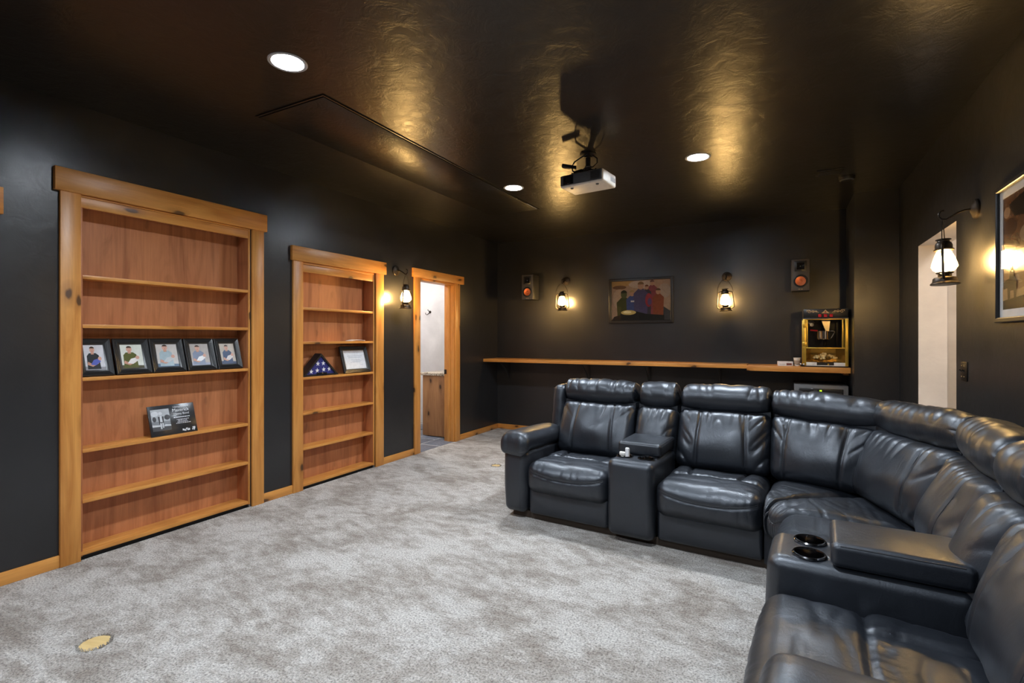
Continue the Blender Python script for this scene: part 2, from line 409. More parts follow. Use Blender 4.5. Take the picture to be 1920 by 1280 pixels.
# bathroom beyond the door
struct(box('wall_bathroom_far', M_WHITE, None, -6.2, XL - 0.15, 6.35, 6.45, 0, 2.6))
struct(box('wall_bathroom_side', M_WHITE, None, -6.3, -6.2, 3.9, 6.45, 0, 2.6))
struct(box('wall_bathroom_near', M_WHITE, None, -6.2, XL - 0.15, 3.9, 4.0, 0, 2.6))
struct(box('ceiling_bathroom', M_WHITE, None, -6.3, XL - 0.15, 3.9, 6.45, 2.6, 2.7))
fb = struct(box('floor_bathroom', M_GROUT, None, -6.2, XL - 0.005, 4.0, 6.35, -0.1, -0.004))
tile = None
for ci in range(5):
    xr = -3.432 - 0.6 * ci
    for ri in range(-1, 6):
        y0 = 4.5 + (0.3 if ci % 2 else 0.0) + 0.6 * (ri - 1); x0, x1, y1 = xr - 0.590, xr - 0.010, y0 + 0.580
        x1 = min(x1, XL - 0.01); y0c, y1c = max(y0 + 0.006, 4.0), min(y1, 6.35); x0 = max(x0, -6.2)
        if y1c - y0c < 0.05 or x1 - x0 < 0.05: continue
        if y1c < 4.6: continue
        box('tile', M_SLATE, fb, x0, x1, y0c, y1c, -0.006, 0.0 + 0.002 * ((ci * 7 + ri * 3) % 3) / 3, 0.0015)
bl = thing('ceiling_lamp', 'flush square lamp on bathroom ceiling out of sight beyond doorway', 'lamp', (-4.9, 5.3, 2.6))
box('housing', M_PLASTER, bl, -0.26, 0.26, -0.26, 0.26, -0.02, 0, 0.004)
box('diffuser', M_BATHLAMP, bl, -0.24, 0.24, -0.24, 0.24, -0.045, -0.02, 0.004)
va = thing('vanity_cabinet', 'knotty alder vanity cabinet with granite top seen through bathroom doorway', 'cabinet', (-4.115, 5.94, 0))
box('body', M_VAN, va, -0.23, 0.23, -0.40, 0.40, 0.06, 0.83, 0.002)
box('toe_kick', M_BLACK, va, -0.17, 0.23, -0.38, 0.40, 0, 0.06)
box('end_panel', M_VAN, va, -0.23, 0.225, -0.412, -0.40, 0.012, 0.83, 0.002)
MB().box(-0.26, 0.23, -0.43, 0.40, 0.83, 0.868, 0.006).obj('countertop', M_GRANITE, va)
box('backsplash', M_GRANITE, va, 0.21, 0.23, -0.41, 0.40, 0.868, 0.96, 0.003)
hk = thing('coat_hook', 'small dark metal double hook on white bathroom wall', 'hook', (-4.845, 6.35, 1.745))
MB().lathe([(0.0, 0), (0.022, 0.0), (0.022, 0.006), (0.012, 0.012), (0.0, 0.013)], 16, Matrix.Rotation(R(90), 4, 'X')).obj('mounting_plate', M_IRON, hk)
MB().tube([(0, -0.01, -0.005), (-0.012, -0.03, -0.03), (-0.03, -0.045, -0.045), (-0.052, -0.045, -0.035), (-0.06, -0.04, -0.015)], [0.006, 0.006, 0.005, 0.005, 0.006], 8).obj('lower_hook', M_IRON, hk)
MB().tube([(0, -0.01, 0.008), (-0.008, -0.03, 0.015), (-0.014, -0.045, 0.035)], [0.006, 0.005, 0.006], 8).obj('upper_hook', M_IRON, hk)

# hallway beyond the opening on the right
struct(box('wall_hall_far', M_BEIGE, None, 2.35, 2.45, 3.0, 6.6, 0, 2.6))
struct(box('wall_hall_end', M_BEIGE, None, XR + 0.18, 2.35, 5.35, 5.45, 0, 2.6))
struct(box('wall_hall_near', M_BEIGE, None, XR + 0.18, 2.35, 2.9, 3.0, 0, 2.6))
struct(box('floor_hall', M_CARPET, None, XR, 2.45, 2.9, 5.85, -0.1, -0.001))
struct(box('ceiling_hall', M_WHITE, None, XR + 0.18, 2.45, 2.9, 5.85, 2.6, 2.7))
hl = thing('hall_lamp', 'flush square lamp on hallway ceiling out of sight beyond opening', 'lamp', (1.75, 4.2, 2.6))
box('housing', M_PLASTER, hl, -0.22, 0.22, -0.22, 0.22, -0.02, 0, 0.004)
box('diffuser', M_ROOMLAMP, hl, -0.20, 0.20, -0.20, 0.20, -0.045, -0.02, 0.004)

# ------------------------------------------------------------------ ceiling things
LNAMES = ['recessed ceiling light nearest the large bookcase, brightest in view', 'recessed ceiling light above the near seats, out of frame',
          'recessed ceiling light left of the projector', 'recessed ceiling light right of the projector',
          'recessed ceiling light behind the camera on bookcase side', 'recessed ceiling light behind the camera on sofa side']
for (x, y), lb in zip(LAMPS, LNAMES):
    t = thing('recessed_light', lb, 'ceiling light', (x, y, H), group='recessed ceiling lights')
    MB().lathe([(LR - 0.001, 0.0), (LR - 0.001, -0.003), (LR + 0.012, -0.005), (LR + 0.017, -0.002), (LR + 0.017, 0.0), (LR - 0.001, 0.0)], 40, cap=False).obj('trim_ring', M_ROOFCAN, t)
    MB().lathe([(LR - 0.001, 0.0), (LR - 0.003, 0.03), (LR - 0.003, 0.04)], 40, cap=False).obj('baffle', M_ROOFCAN, t)
    MB().lathe([(0.0005, 0.0195), (0.03, 0.0205), (0.055, 0.0225), (LR - 0.004, 0.027), (LR - 0.004, 0.031), (0.0005, 0.031)], 40, cap=False).obj('lens', M_LED, t)

hp = thing('access_panel', 'long black access panel set into ceiling with thin shadow gap', 'hatch', (-2.62, 3.5, H))
box('panel', M_CEIL, hp, -0.285, 0.285, -1.445, 1.445, -0.009, -0.001, 0.002)
for nm, a in (('edge_strip', (0.291, 0.303, -1.463, 1.463)), ('edge_strip', (-0.303, -0.291, -1.463, 1.463)), ('edge_strip', (-0.289, 0.289, -1.463, -1.451)), ('edge_strip', (-0.289, 0.289, 1.451, 1.463))):
    box(nm, M_CEIL, hp, *a, -0.006, -0.0005)
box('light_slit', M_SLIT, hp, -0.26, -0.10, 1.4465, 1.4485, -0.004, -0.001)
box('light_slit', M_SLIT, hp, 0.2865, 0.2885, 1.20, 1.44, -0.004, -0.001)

sm = thing('smoke_detector', 'small black round detector on ceiling by the right corner', 'detector', (0.50, 5.22, H))
MB().lathe([(0.0, -0.038), (0.035, -0.038), (0.058, -0.028), (0.063, -0.012), (0.063, 0.0)], 28, cap=False).obj('body', M_BLACK, sm)
MB().lathe([(0.045, -0.036), (0.049, -0.0345), (0.053, -0.0325)], 28, cap=False).obj('vent_ring', M_PGREY, sm)
vt = thing('ceiling_vent', 'small dark square vent on ceiling near the column', 'vent', (0.36, 5.0, H))
box('frame', M_CEIL, vt, -0.10, 0.10, -0.075, 0.075, -0.010, 0, 0.003)
for k in range(5): box('slat', M_BLACK, vt, -0.08, 0.08, -0.055 + 0.024 * k, -0.040 + 0.024 * k, -0.014, -0.009, 0.001)

# projector on its ceiling mount
pj = thing('projector', 'white projector with grey front hanging from ceiling on black mount', 'projector', (-1.295, 3.650, H), -7)
PW, PD, z0, z1 = 0.1755, 0.120, -0.262, -0.168
MB().box(-PW, PW, -PD, PD, z0, z1, 0.014, 4).obj('body', M_PWHITE, pj)
fr = MB().box(-PW + 0.004, PW - 0.006, -PD - 0.004, -PD + 0.01, z0 + 0.012, z1 - 0.006, 0.005).obj('front_panel', M_PGREY, pj)
box('lens_bay', M_BLACKGLOSS, fr, -PW + 0.03, -PW + 0.115, -PD - 0.006, -PD - 0.002, z0 + 0.018, z1 - 0.012, 0.001)
MB().lathe([(0.031, 0), (0.031, 0.016), (0.025, 0.018), (0.022, 0.010), (0.0005, 0.012)], 28, Matrix.Translation((-PW + 0.072, -PD - 0.004, z0 + 0.05)) @ Matrix.Rotation(R(90), 4, 'X')).obj('lens', M_BLACKGLOSS, fr)
for k in range(9): box('vent_slat', M_BLACK, fr, PW - 0.095, PW - 0.02, -PD - 0.0055, -PD - 0.003, z0 + 0.022 + k * 0.0068, z0 + 0.0255 + k * 0.0068)
for k in range(6): box('side_vent', M_PGREY, pj, PW - 0.0005, PW + 0.001, 0.02 + k * 0.014, 0.028 + k * 0.014, z0 + 0.03, z1 - 0.03)
for dx in (-0.10, 0.11): MB().lathe([(0.010, z0 - 0.008), (0.012, z0)], 12, Matrix.Translation((dx, -0.07, 0))).obj('foot', M_PGREY, pj)
MB().lathe([(0.062, 0.0), (0.062, -0.010), (0.03, -0.020), (0.03, -0.032)], 28, cap=True).obj('ceiling_plate', M_BLACK, pj)
MB().lathe([(0.019, -0.03), (0.019, -0.096), (0.026, -0.097), (0.026, -0.127), (0.019, -0.128), (0.019, -0.149)], 20).obj('pole', M_BLACK, pj)
MB().lathe([(0.0265, -0.101), (0.0285, -0.103), (0.0285, -0.121), (0.0265, -0.123)], 20).obj('collar', M_CHROME, pj)
MB().box(-0.075, 0.075, -0.06, 0.06, -0.160, -0.146, 0.003).box(-0.02, 0.02, -0.02, 0.02, -0.147, -0.126, 0.003).obj('mount_plate', M_BLACK, pj)
for a in (40, 140, 220, 320):
    ca, sa = math.cos(R(a)), math.sin(R(a))
    MB().tube([(0.06 * ca, 0.05 * sa, -0.153), (0.13 * ca, 0.115 * sa, -0.154), (0.132 * ca, 0.117 * sa, -0.171)], 0.007, 8).obj('mount_arm', M_BLACK, pj)
MB().tube([(0.03, -0.03, -0.0057), (-0.03, -0.05, -0.0345), (-0.085, -0.06, -0.0633), (-0.10, -0.07, -0.0978), (-0.095, -0.07, -0.1322), (-0.06, -0.03, -0.1553), (-0.03, 0.02, -0.1582), (-0.02, 0.11, -0.1726), (-0.02, 0.13, -0.1956)], 0.0055, 8).obj('power_cable', M_BLACK, pj)
MB().tube([(0.03, 0.0, -0.0116), (0.07, 0.01, -0.0460), (0.075, 0.0, -0.0862), (0.05, -0.02, -0.1151), (0.0, -0.05, -0.1236), (-0.05, -0.02, -0.1266), (-0.04, 0.04, -0.1352), (0.03, 0.05, -0.1381), (0.055, 0.0, -0.1322), (0.03, -0.045, -0.1294), (-0.03, -0.04, -0.1381), (-0.03, 0.1, -0.1553), (-0.04, 0.13, -0.1956)], 0.005, 8).obj('video_cable', M_BLACK, pj)
q = MB().box(-0.055, 0.055, -0.02, 0.02, -0.012, 0.012, 0.004).obj('power_brick', M_BLACK, pj); q.location = (-0.125, -0.07, -0.095); q.rotation_euler = (0, R(12), R(25))
q = MB().box(-0.035, 0.035, -0.02, 0.02, -0.010, 0.010, 0.003).obj('cable_block', M_BLACK, pj); q.location = (-0.06, -0.04, -0.138); q.rotation_euler = (0, R(-8), R(10))

# ------------------------------------------------------------------ bookcases built into the left wall
def bookcase(label, y0, y1, ca, cb, ha, hb, hz0, hz1, rail, shelves, seed):
    t = thing('bookcase', label, 'bookcase', (XL, (y0 + y1) / 2, 0), 0, 'built-in wall bookcases')
    c = (y0 + y1) / 2; a, b = y0 - c, y1 - c; D = -0.142
    box('casing', M_WZ, t, 0, 0.021, ca - c, a, 0, hz0, 0.002)
    box('casing', M_WZ, t, 0, 0.021, b + 0.012, cb - c, 0, hz0, 0.002)
    box('header', M_WY, t, 0, 0.030, ha - c, hb - c, hz0, hz1, 0.003)
    box('back_panel', M_PLY, t, D, D + 0.008, a, b, 0.02, hz0 - 0.01)
    box('side_panel', M_PLY, t, D, 0.0, a, a + 0.016, 0.02, hz0 - 0.012, 0.001)
    box('side_panel', M_PLY, t, D, 0.0, b - 0.014, b, 0.02, hz0 - 0.012, 0.001)
    box('stile', M_WZ, t, -0.001, 0.006, b - 0.014, b + 0.002, 0.022, rail[1], 0.001)
    box('top_rail', M_WY, t, -0.016, 0.004, a, b, rail[0], rail[1], 0.002)
    box('bead', M_WY, t, -0.010, 0.010, a, b, rail[1] + 0.001, hz0 - 0.001, 0.002)
    box('bottom_rail', M_WY, t, -0.142, 0.004, a + 0.001, b - 0.001, 0.026, 0.050, 0.002)
    box('plinth', M_BLACK, t, -0.14, -0.02, a, b, 0, 0.026)
    for s in shelves: box('shelf', M_WY, t, D + 0.008, 0.003, a + 0.014, b - 0.012, s, s + 0.022, 0.0015)
    return t
bookcase('tall wide alder bookcase in wall holding five framed photos', 1.45, 2.55, 1.351, 2.664, 1.324, 2.688, 2.205, 2.341, (2.130, 2.192), (1.700, 1.402, 1.080, 0.645, 0.340), 1)
bookcase('narrower alder bookcase in wall holding flag case and certificate', 3.045, 3.938, 2.943, 4.065, 2.927, 4.097, 2.013, 2.140, (1.925, 1.990), (1.592, 1.287, 0.970, 0.656, 0.346), 2)
# end of a further header, cut by the left edge of the picture
bookcase('alder bookcase header tip at the far left picture edge', 0.13, 0.97, 0.03, 1.075, 0.01, 1.106, 2.010, 2.155, (1.925, 1.990), (1.592, 1.287, 0.970, 0.656, 0.346), 3)

def frame_rails(w, h, b, d, steps):
    """mitred picture frame standing on z=0, facing -y, stepped profile; steps = [(inset 0..1, depth)]"""
    mb = MB(); loops = []
    for f, y in steps:
        i = f * b
        loops.append([(-w / 2 + i, y, i), (w / 2 - i, y, i), (w / 2 - i, y, h - i), (-w / 2 + i, y, h - i)])
    for A, B in zip(loops, loops[1:]):
        for k in range(4): mb.quads([A[k], A[(k + 1) % 4], B[(k + 1) % 4], B[k]], [[0, 1, 2, 3]])
    bmesh.ops.remove_doubles(mb.bm, verts=mb.bm.verts[:], dist=1e-6)
    return mb
STEP = [(0, 0.006), (0, -0.012), (0.10, -0.016), (0.30, -0.012), (0.34, -0.014), (0.55, -0.009), (0.60, -0.011), (0.85, -0.005), (1.0, -0.003), (1.0, 0.004)]
SK, SK2 = (0.55, 0.30, 0.22), (0.62, 0.36, 0.28)
def portrait(bg, shirt, baby, px, hz, legs):
    it = [(FULL, bg)]
    it.append(([(0.0, 0), (1, 0), (1, 0.12), (0.0, 0.16)], legs))
    it.append(([(px - 0.30, 0.05), (px + 0.34, 0.05), (px + 0.30, hz - 0.22), (px + 0.16, hz - 0.13), (px - 0.16, hz - 0.13), (px - 0.28, hz - 0.24)], shirt))
    it.append(([(px - 0.07, hz - 0.18), (px + 0.07, hz - 0.18), (px + 0.07, hz), (px - 0.07, hz)], SK))
    it.append((ellipse(px, hz, 0.125, 0.115), SK2))
    it.append((ellipse(px, hz + 0.055, 0.118, 0.075, 14, 0, 180), (0.05, 0.03, 0.02)))
    for ex in (-0.045, 0.045): it.append((ellipse(px + ex, hz + 0.015, 0.014, 0.009, 8), (0.06, 0.035, 0.03)))
    it.append((ellipse(px, hz - 0.025, 0.014, 0.020, 8), (0.50, 0.27, 0.20)))
    it.append((ellipse(px, hz - 0.062, 0.040, 0.010, 8), (0.42, 0.12, 0.11)))
    it.append(([(px - 0.30, 0.22), (px - 0.05, 0.14), (px + 0.25, 0.26), (px + 0.24, 0.33), (px - 0.05, 0.24), (px - 0.26, 0.34)], SK))
    it.append(([(px - 0.14, 0.22), (px + 0.10, 0.19), (px + 0.36, 0.34), (px + 0.28, 0.46), (px + 0.02, 0.40)], baby))
    it.append((ellipse(px + 0.32, 0.45, 0.09, 0.075), SK2))
    return it
PH = [('photo frame at left end of the row, man in black shirt', 1.456, 1.640, portrait((0.62, 0.62, 0.66), (0.03, 0.035, 0.04), (0.10, 0.13, 0.45), 0.42, 0.80, (0.30, 0.30, 0.33))),
      ('second photo frame from left, man in olive shirt with baby', 1.652, 1.858, portrait((0.66, 0.68, 0.62), (0.10, 0.11, 0.035), (0.75, 0.72, 0.70), 0.40, 0.80, (0.09, 0.08, 0.05))),
      ('middle photo frame of five, man in pale blue shirt', 1.864, 2.080, portrait((0.55, 0.52, 0.50), (0.36, 0.45, 0.50), (0.50, 0.54, 0.56), 0.42, 0.84, (0.10, 0.16, 0.24))),
      ('fourth photo frame from left, pale washed-out picture', 2.090, 2.302, portrait((0.42, 0.38, 0.36), (0.20, 0.24, 0.34), (0.80, 0.80, 0.82), 0.40, 0.80, (0.30, 0.32, 0.42))),
      ('photo frame at right end of the row, man in navy shirt', 2.310, 2.505, portrait((0.50, 0.44, 0.38), (0.06, 0.09, 0.17), (0.68, 0.64, 0.64), 0.45, 0.80, (0.05, 0.07, 0.13)))]
for lb, ya, yb, pic in PH:
    w, h = yb - ya, 0.242
    t = thing('photo_frame', lb, 'photo frame', (XL - 0.022, (ya + yb) / 2, 1.1035), 90, 'framed photos on the bookcase shelf', rx=-17)
    frame_rails(w, h, 0.040, 0.02, STEP).obj('frame', M_BLACK, t)
    flat_print('photograph', w - 0.076, h - 0.076, pic, t, -0.0015, 0.038)
    box('backing', M_BLACK, t, -w / 2 + 0.004, w / 2 - 0.004, 0.0035, 0.007, 0.004, h - 0.004)

# engraved plaque
t = thing('memorial_plaque', 'dark glossy plaque with white lettering and picture on bookcase shelf', 'plaque', (XL - 0.020, 2.006, 0.6675), 90, rx=-17)
PWD, PHT = 0.305, 0.212
MB().box(-PWD / 2, PWD / 2, -0.004, 0.008, 0, PHT, 0.0015).obj('slab', plain('dark_satin_stone', (0.022, 0.023, 0.026), 0.24), t)
G1, G2, G3 = (0.55, 0.57, 0.60), (0.20, 0.21, 0.23), (0.03, 0.03, 0.035)
pic = [(FULL, G2), ([(0, 0.45), (1, 0.42), (1, 1), (0, 1)], (0.36, 0.38, 0.40)), (ellipse(0.2, 0.8, 0.2, 0.12), G1), (ellipse(0.85, 0.6, 0.16, 0.12), G3), (ellipse(0.15, 0.55, 0.1, 0.12), G3),
       ([(0, 0.30), (0.4, 0.26), (0.5, 0.20), (0, 0.20)], G1), ([(1, 0.24), (0.7, 0.28), (0.62, 0.2), (1, 0.18)], G1), ([(0, 0), (1, 0), (1, 0.17), (0, 0.19)], (0.05, 0.05, 0.055)),
       ([(0.38, 0.30), (0.62, 0.30), (0.66, 0.66), (0.34, 0.66)], G3), (ellipse(0.5, 0.80, 0.10, 0.08), G1), ([(0.43, 0.40), (0.57, 0.40), (0.55, 0.70), (0.45, 0.70)], G1),
       ([(0.42, 0.08), (0.50, 0.08), (0.50, 0.36), (0.42, 0.36)], G1), ([(0.54, 0.12), (0.60, 0.12), (0.60, 0.36), (0.53, 0.36)], G1)]
flat_print('engraved_picture', 0.118, 0.150, pic, t, -0.0044, 0.036, -0.138)
W = plain('engraved_white', (0.75, 0.76, 0.80), 0.5)
text('lettering', 'In Loving Memory of', 0.0125, W, t, (0.060, -0.0044, 0.188), align='CENTER')
text('lettering', 'Maverick', 0.031, W, t, (0.058, -0.0044, 0.158), align='CENTER')
text('lettering', 'Henry Bond', 0.021, W, t, (0.060, -0.0044, 0.134), align='CENTER')
mb = MB()
for k, (wd, zz) in enumerate(((0.11, 0.113), (0.075, 0.098), (0.06, 0.089), (0.07, 0.080), (0.09, 0.071))):
    x = 0.060 - wd / 2; rnd = random.Random(k)
    while x < 0.060 + wd / 2:
        l = rnd.uniform(0.004, 0.014); mb.box(x, x + l, -0.0047, -0.0042, zz, zz + (0.006 if k == 0 else 0.0035)); x += l + 0.003
mb.obj('small_engraved_lines', W, t, smooth=0)
mb = MB(); rnd = random.Random(4)
for k in range(16):
    cx, cz = rnd.uniform(0.05, 0.14), rnd.uniform(0.014, 0.034)
    mb.prism([(cx + p[0], cz + p[1]) for p in star(0, 0, rnd.uniform(0.004, 0.010), rnd.uniform(0, 90))], -0.0047, -0.0042)
mb.obj('engraved_flowers', W, t, smooth=0)

# flag case
t = thing('flag_case', 'black triangular case with folded blue flag and white stars', 'flag case', (XL - 0.012, 3.272, 0.993), 90)
fw, fh = 0.205, 0.205
outer = [(-fw, 0), (fw, 0), (0, fh)]; inner = [(-fw + 0.040, 0.016), (fw - 0.040, 0.016), (0, fh - 0.024)]
mb = MB()
for ya, yb in ((-0.0, 0.085),):
    o1 = [(p[0], ya, p[1]) for p in outer]; i1 = [(p[0], ya, p[1]) for p in inner]; o2 = [(p[0], yb, p[1]) for p in outer]; i2 = [(p[0], yb, p[1]) for p in inner]
    for k in range(3):
        n = (k + 1) % 3
        mb.quads([o1[k], o1[n], i1[n], i1[k]], [[0, 1, 2, 3]]); mb.quads([o2[k], o2[n], i2[n], i2[k]], [[0, 1, 2, 3]])
        mb.quads([o1[k], o1[n], o2[n], o2[k]], [[0, 1, 2, 3]]); mb.quads([i1[k], i1[n], i2[n], i2[k]], [[0, 1, 2, 3]])
bmesh.ops.remove_doubles(mb.bm, verts=mb.bm.verts[:], dist=1e-6)
mb.obj('case', M_BLACK, t, smooth=0)
fl = MB().prism(inner, 0.012, 0.06).obj('folded_flag', M_BLUECLOTH, t, smooth=0)
for sx, sz in ((-0.030, 0.112), (0.032, 0.114), (-0.105, 0.043), (-0.038, 0.050), (0.036, 0.056), (0.100, 0.058)):
    MB().prism(star(sx, sz, 0.024, 90 + sx * 60), 0.0105, 0.0125).obj('star', M_PAPER, fl, smooth=0)
box('name_plate', M_BLACKGLOSS, t, -0.052, 0.062, -0.004, 0.004, 0.002, 0.030, 0.001)

# certificate
t = thing('certificate_frame', 'black framed certificate leaning beside the flag case', 'picture frame', (XL - 0.018, 3.728, 0.9935), 90, rx=-16)
frame_rails(0.355, 0.272, 0.040, 0.02, STEP).obj('frame', M_BLACK, t)
it = [(FULL, (0.70, 0.72, 0.76)), ([(0.0, 0.86), (1, 0.86), (1, 1), (0, 1)], (0.45, 0.42, 0.42)), ([(0.05, 0.05), (0.95, 0.05), (0.95, 0.82), (0.05, 0.82)], (0.78, 0.80, 0.84))]
for a, b, z in ((0.15, 0.85, 0.68), (0.2, 0.8, 0.60), (0.3, 0.75, 0.47), (0.32, 0.8, 0.41), (0.25, 0.75, 0.35), (0.7, 0.85, 0.20)): it.append(([(a, z), (b, z), (b, z + 0.018), (a, z + 0.018)], (0.42, 0.46, 0.55)))
flat_print('certificate', 0.279, 0.196, it, t, -0.0015, 0.038)
box('backing', M_BLACK, t, -0.172, 0.172, 0.0035, 0.007, 0.004, 0.268)
# folded paper on upper shelf
mb = MB(); n = 12
vs = []; fs = []
for k in range(n + 1):
    u = k / n; z = 0.004 + 0.010 * math.sin(u * math.pi) + 0.004 * u
    vs += [(-0.045, -0.09 + 0.18 * u, z), (0.045, -0.09 + 0.18 * u, z * 0.8), (-0.045, -0.09 + 0.18 * u, z - 0.003), (0.045, -0.09 + 0.18 * u, z * 0.8 - 0.003)]
for k in range(n):
    a = 4 * k; b = a + 4
    fs += [[a, a + 1, b + 1, b], [a + 2, b + 2, b + 3, a + 3], [a, b, b + 2, a + 2], [a + 1, a + 3, b + 3, b + 1]]
fs += [[0, 2, 3, 1], [4 * n, 4 * n + 1, 4 * n + 3, 4 * n + 2]]
o = mb.quads(vs, fs).obj('paper_booklet', M_PAPER, None); o.location = (XL - 0.06, 3.74, 1.310); tag(o, 'small curled white paper lying on the narrow bookcase shelf', 'paper')

# ------------------------------------------------------------------ bar counter
ct = thing('bar_counter', 'long narrow alder wall counter on black brackets along the back wall', 'counter', (-1.55, YB - 0.005, 0))
def L(x): return x + 1.55
MB().box(L(XL), L(-0.335), -0.40, 0, 1.003, 1.046, 0.003).obj('board', M_WX, ct)
MB().box(L(-0.333), L(0.615), -0.455, 0, 0.984, 1.040, 0.003).obj('board', M_WX, ct)
for x in (-3.52, -2.30, -1.49, -0.64):
    MB().box(L(x) - 0.018, L(x) + 0.018, -0.006, 0, 0.74, 1.0, 0.001).box(L(x) - 0.018, L(x) + 0.018, -0.30, 0, 0.996, 1.002, 0.001).tube([(L(x), -0.014, 0.76), (L(x), -0.10, 0.87), (L(x), -0.28, 0.994)], 0.009, 8).obj('bracket', M_BLACK, ct)
box('end_cleat', M_WX, ct, L(0.57), L(0.615), -0.30, 0, 0.955, 0.983, 0.002)

# popcorn machine
pm = thing('popcorn_machine', 'gold and black countertop popcorn machine with hanging kettle', 'popcorn machine', (0.40, 6.27, 1.0405))
w, d, h = 0.185, 0.165, 0.60
MB().box(-w - 0.012, w + 0.012, -d - 0.012, d + 0.012, 0.505, h, 0.006).obj('top_housing', M_BLACK, pm)
MB().box(-w - 0.017, w + 0.017, -d - 0.017, d + 0.017, 0.497, 0.506, 0.003).obj('top_lip', M_PGREY, pm)
for x in (-0.05, 0.0, 0.05):
    b_ = box('switch_bezel', M_BLACKGLOSS, pm, x - 0.019, x + 0.019, -d - 0.015, -d - 0.0115, 0.513, 0.547, 0.001)
    MB().quads([(x - 0.014, -d - 0.015, 0.516), (x + 0.014, -d - 0.015, 0.516), (x + 0.014, -d - 0.021, 0.531), (x - 0.014, -d - 0.021, 0.531), (x + 0.014, -d - 0.015, 0.545), (x - 0.014, -d - 0.015, 0.545)],
               [[0, 1, 2, 3], [3, 2, 4, 5], [0, 3, 5], [1, 4, 2]]).obj('rocker_switch', M_RED, b_, smooth=0)
M_ORN = plain('ornament_cream', (0.62, 0.42, 0.20), 0.5)
M_ORNR = plain('ornament_red', (0.35, 0.03, 0.03), 0.5)
for sgn in (-1, 1):
    mb = MB()
    for cx, r0 in ((0.145, 0.020), (0.108, 0.015), (0.082, 0.010)):
        mb.tube([(sgn * (cx + r0 * (1 - k / 22) * math.cos(k * 0.45)), -d - 0.013, 0.573 + r0 * (1 - k / 22) * math.sin(k * 0.45)) for k in range(20)], 0.0022, 6)
    mb.tube([(sgn * (0.17 - 0.11 * k / 10), -d - 0.013, 0.586 - 0.02 * (k / 10) + 0.006 * math.sin(k)) for k in range(11)], 0.0022, 6)
    mb.obj('scroll_ornament', M_ORN, pm)
MB().prism([(-0.035, 0.556), (0.035, 0.556), (0.018, 0.572), (0, 0.592), (-0.018, 0.572)], -d - 0.014, -d - 0.011).obj('crest_ornament', M_ORN, pm)
MB().prism([(-0.012, 0.560), (0.012, 0.560), (0, 0.582)], -d - 0.0155, -d - 0.013).obj('crest_center', M_ORNR, pm)
for sx in (-1, 1):
    for sy in (-1, 1):
        MB().box(sx * w - 0.014, sx * w + 0.014, sy * d - 0.014, sy * d + 0.014, 0.012, 0.499, 0.002).obj('corner_post', M_GOLD, pm)
for nm, a in (('lower_rail', (-w + 0.014, w - 0.014, -d - 0.006, -d + 0.006, 0.190, 0.202)), ('door_rail', (-w + 0.014, w - 0.014, -d - 0.004, -d + 0.004, 0.488, 0.498)),
              ('door_stile', (-w + 0.016, -w + 0.030, -d - 0.005, -d + 0.005, 0.203, 0.488)), ('door_stile', (w - 0.040, w - 0.028, -d - 0.005, -d + 0.005, 0.203, 0.488))):
    box(nm, M_GOLD, pm, *a, 0.0015)
box('glass_door', M_PANE, pm, -w + 0.030, w - 0.040, -d - 0.001, -d + 0.002, 0.203, 0.488)
box('side_pane', M_PANE, pm, -w - 0.001, -w + 0.002, -d + 0.014, d - 0.014, 0.05, 0.497)
box('side_pane', M_PANE, pm, w - 0.002, w + 0.001, -d + 0.014, d - 0.014, 0.05, 0.497)
box('back_panel', M_BLACKGLOSS, pm, -w + 0.014, w - 0.014, d - 0.006, d, 0.012, 0.497)
MB().quads([(-w + 0.016, -d + 0.004, 0.05), (w - 0.016, -d + 0.004, 0.05), (w - 0.016, -d + 0.004, 0.189), (-w + 0.016, -d + 0.004, 0.189),
            (-w + 0.07, d - 0.03, 0.075), (w - 0.07, d - 0.03, 0.075), (w - 0.07, d - 0.03, 0.189), (-w + 0.07, d - 0.03, 0.189)], [[0, 1, 5, 4], [0, 4, 7, 3], [1, 2, 6, 5], [4, 5, 6, 7]]).obj('popcorn_bin', plain('amber_metal', (0.42, 0.28, 0.08), 0.25, 0.9), pm, smooth=0)
mb = MB(); rnd = random.Random(11)
for k in range(70):
    a, r = rnd.uniform(0, 6.28), rnd.uniform(0, 1) ** 0.6
    x, y = 0.11 * r * math.cos(a), 0.09 * r * math.sin(a) - 0.02
    mb.ball((x, y, 0.083 + 0.05 * (1 - r) + rnd.uniform(0, 0.012)), rnd.uniform(0.008, 0.013), 6, 4)
o = mb.obj('popcorn_pile', M_POPCORN, pm); o['kind'] = 'stuff'
MB().box(-w - 0.012, w + 0.012, -d - 0.012, d + 0.012, 0.0, 0.013, 0.003).obj('base_plate', M_BLACK, pm)
MB().box(-w + 0.012, -0.075, -d - 0.010, -d + 0.004, 0.010, 0.048, 0.003).box(0.075, w - 0.012, -d - 0.010, -d + 0.004, 0.010, 0.048, 0.003).box(-0.076, 0.076, -d - 0.010, -d + 0.004, 0.010, 0.018, 0.002).obj('crumb_drawer', M_PWHITE, pm)
box('drawer_recess', M_BLACK, pm, -0.075, 0.075, -d - 0.004, -d + 0.004, 0.018, 0.048)
MB().ball((0.025, -d - 0.010, 0.028), 0.009, 10, 6).obj('drawer_knob', M_GOLD, pm)
for z in (0.235, 0.43): MB().box(-w - 0.020, -w + 0.022, -d - 0.018, -d - 0.004, z - 0.022, z + 0.022, 0.003).obj('hinge', M_GOLD, pm)
kt = MB().lathe([(0.0005, 0.285), (0.058, 0.285), (0.062, 0.290), (0.062, 0.365), (0.066, 0.368), (0.066, 0.374), (0.0005, 0.380)], 28, Matrix.Translation((0.0, 0.0, 0)), cap=False).obj('kettle', M_CHROME, pm)
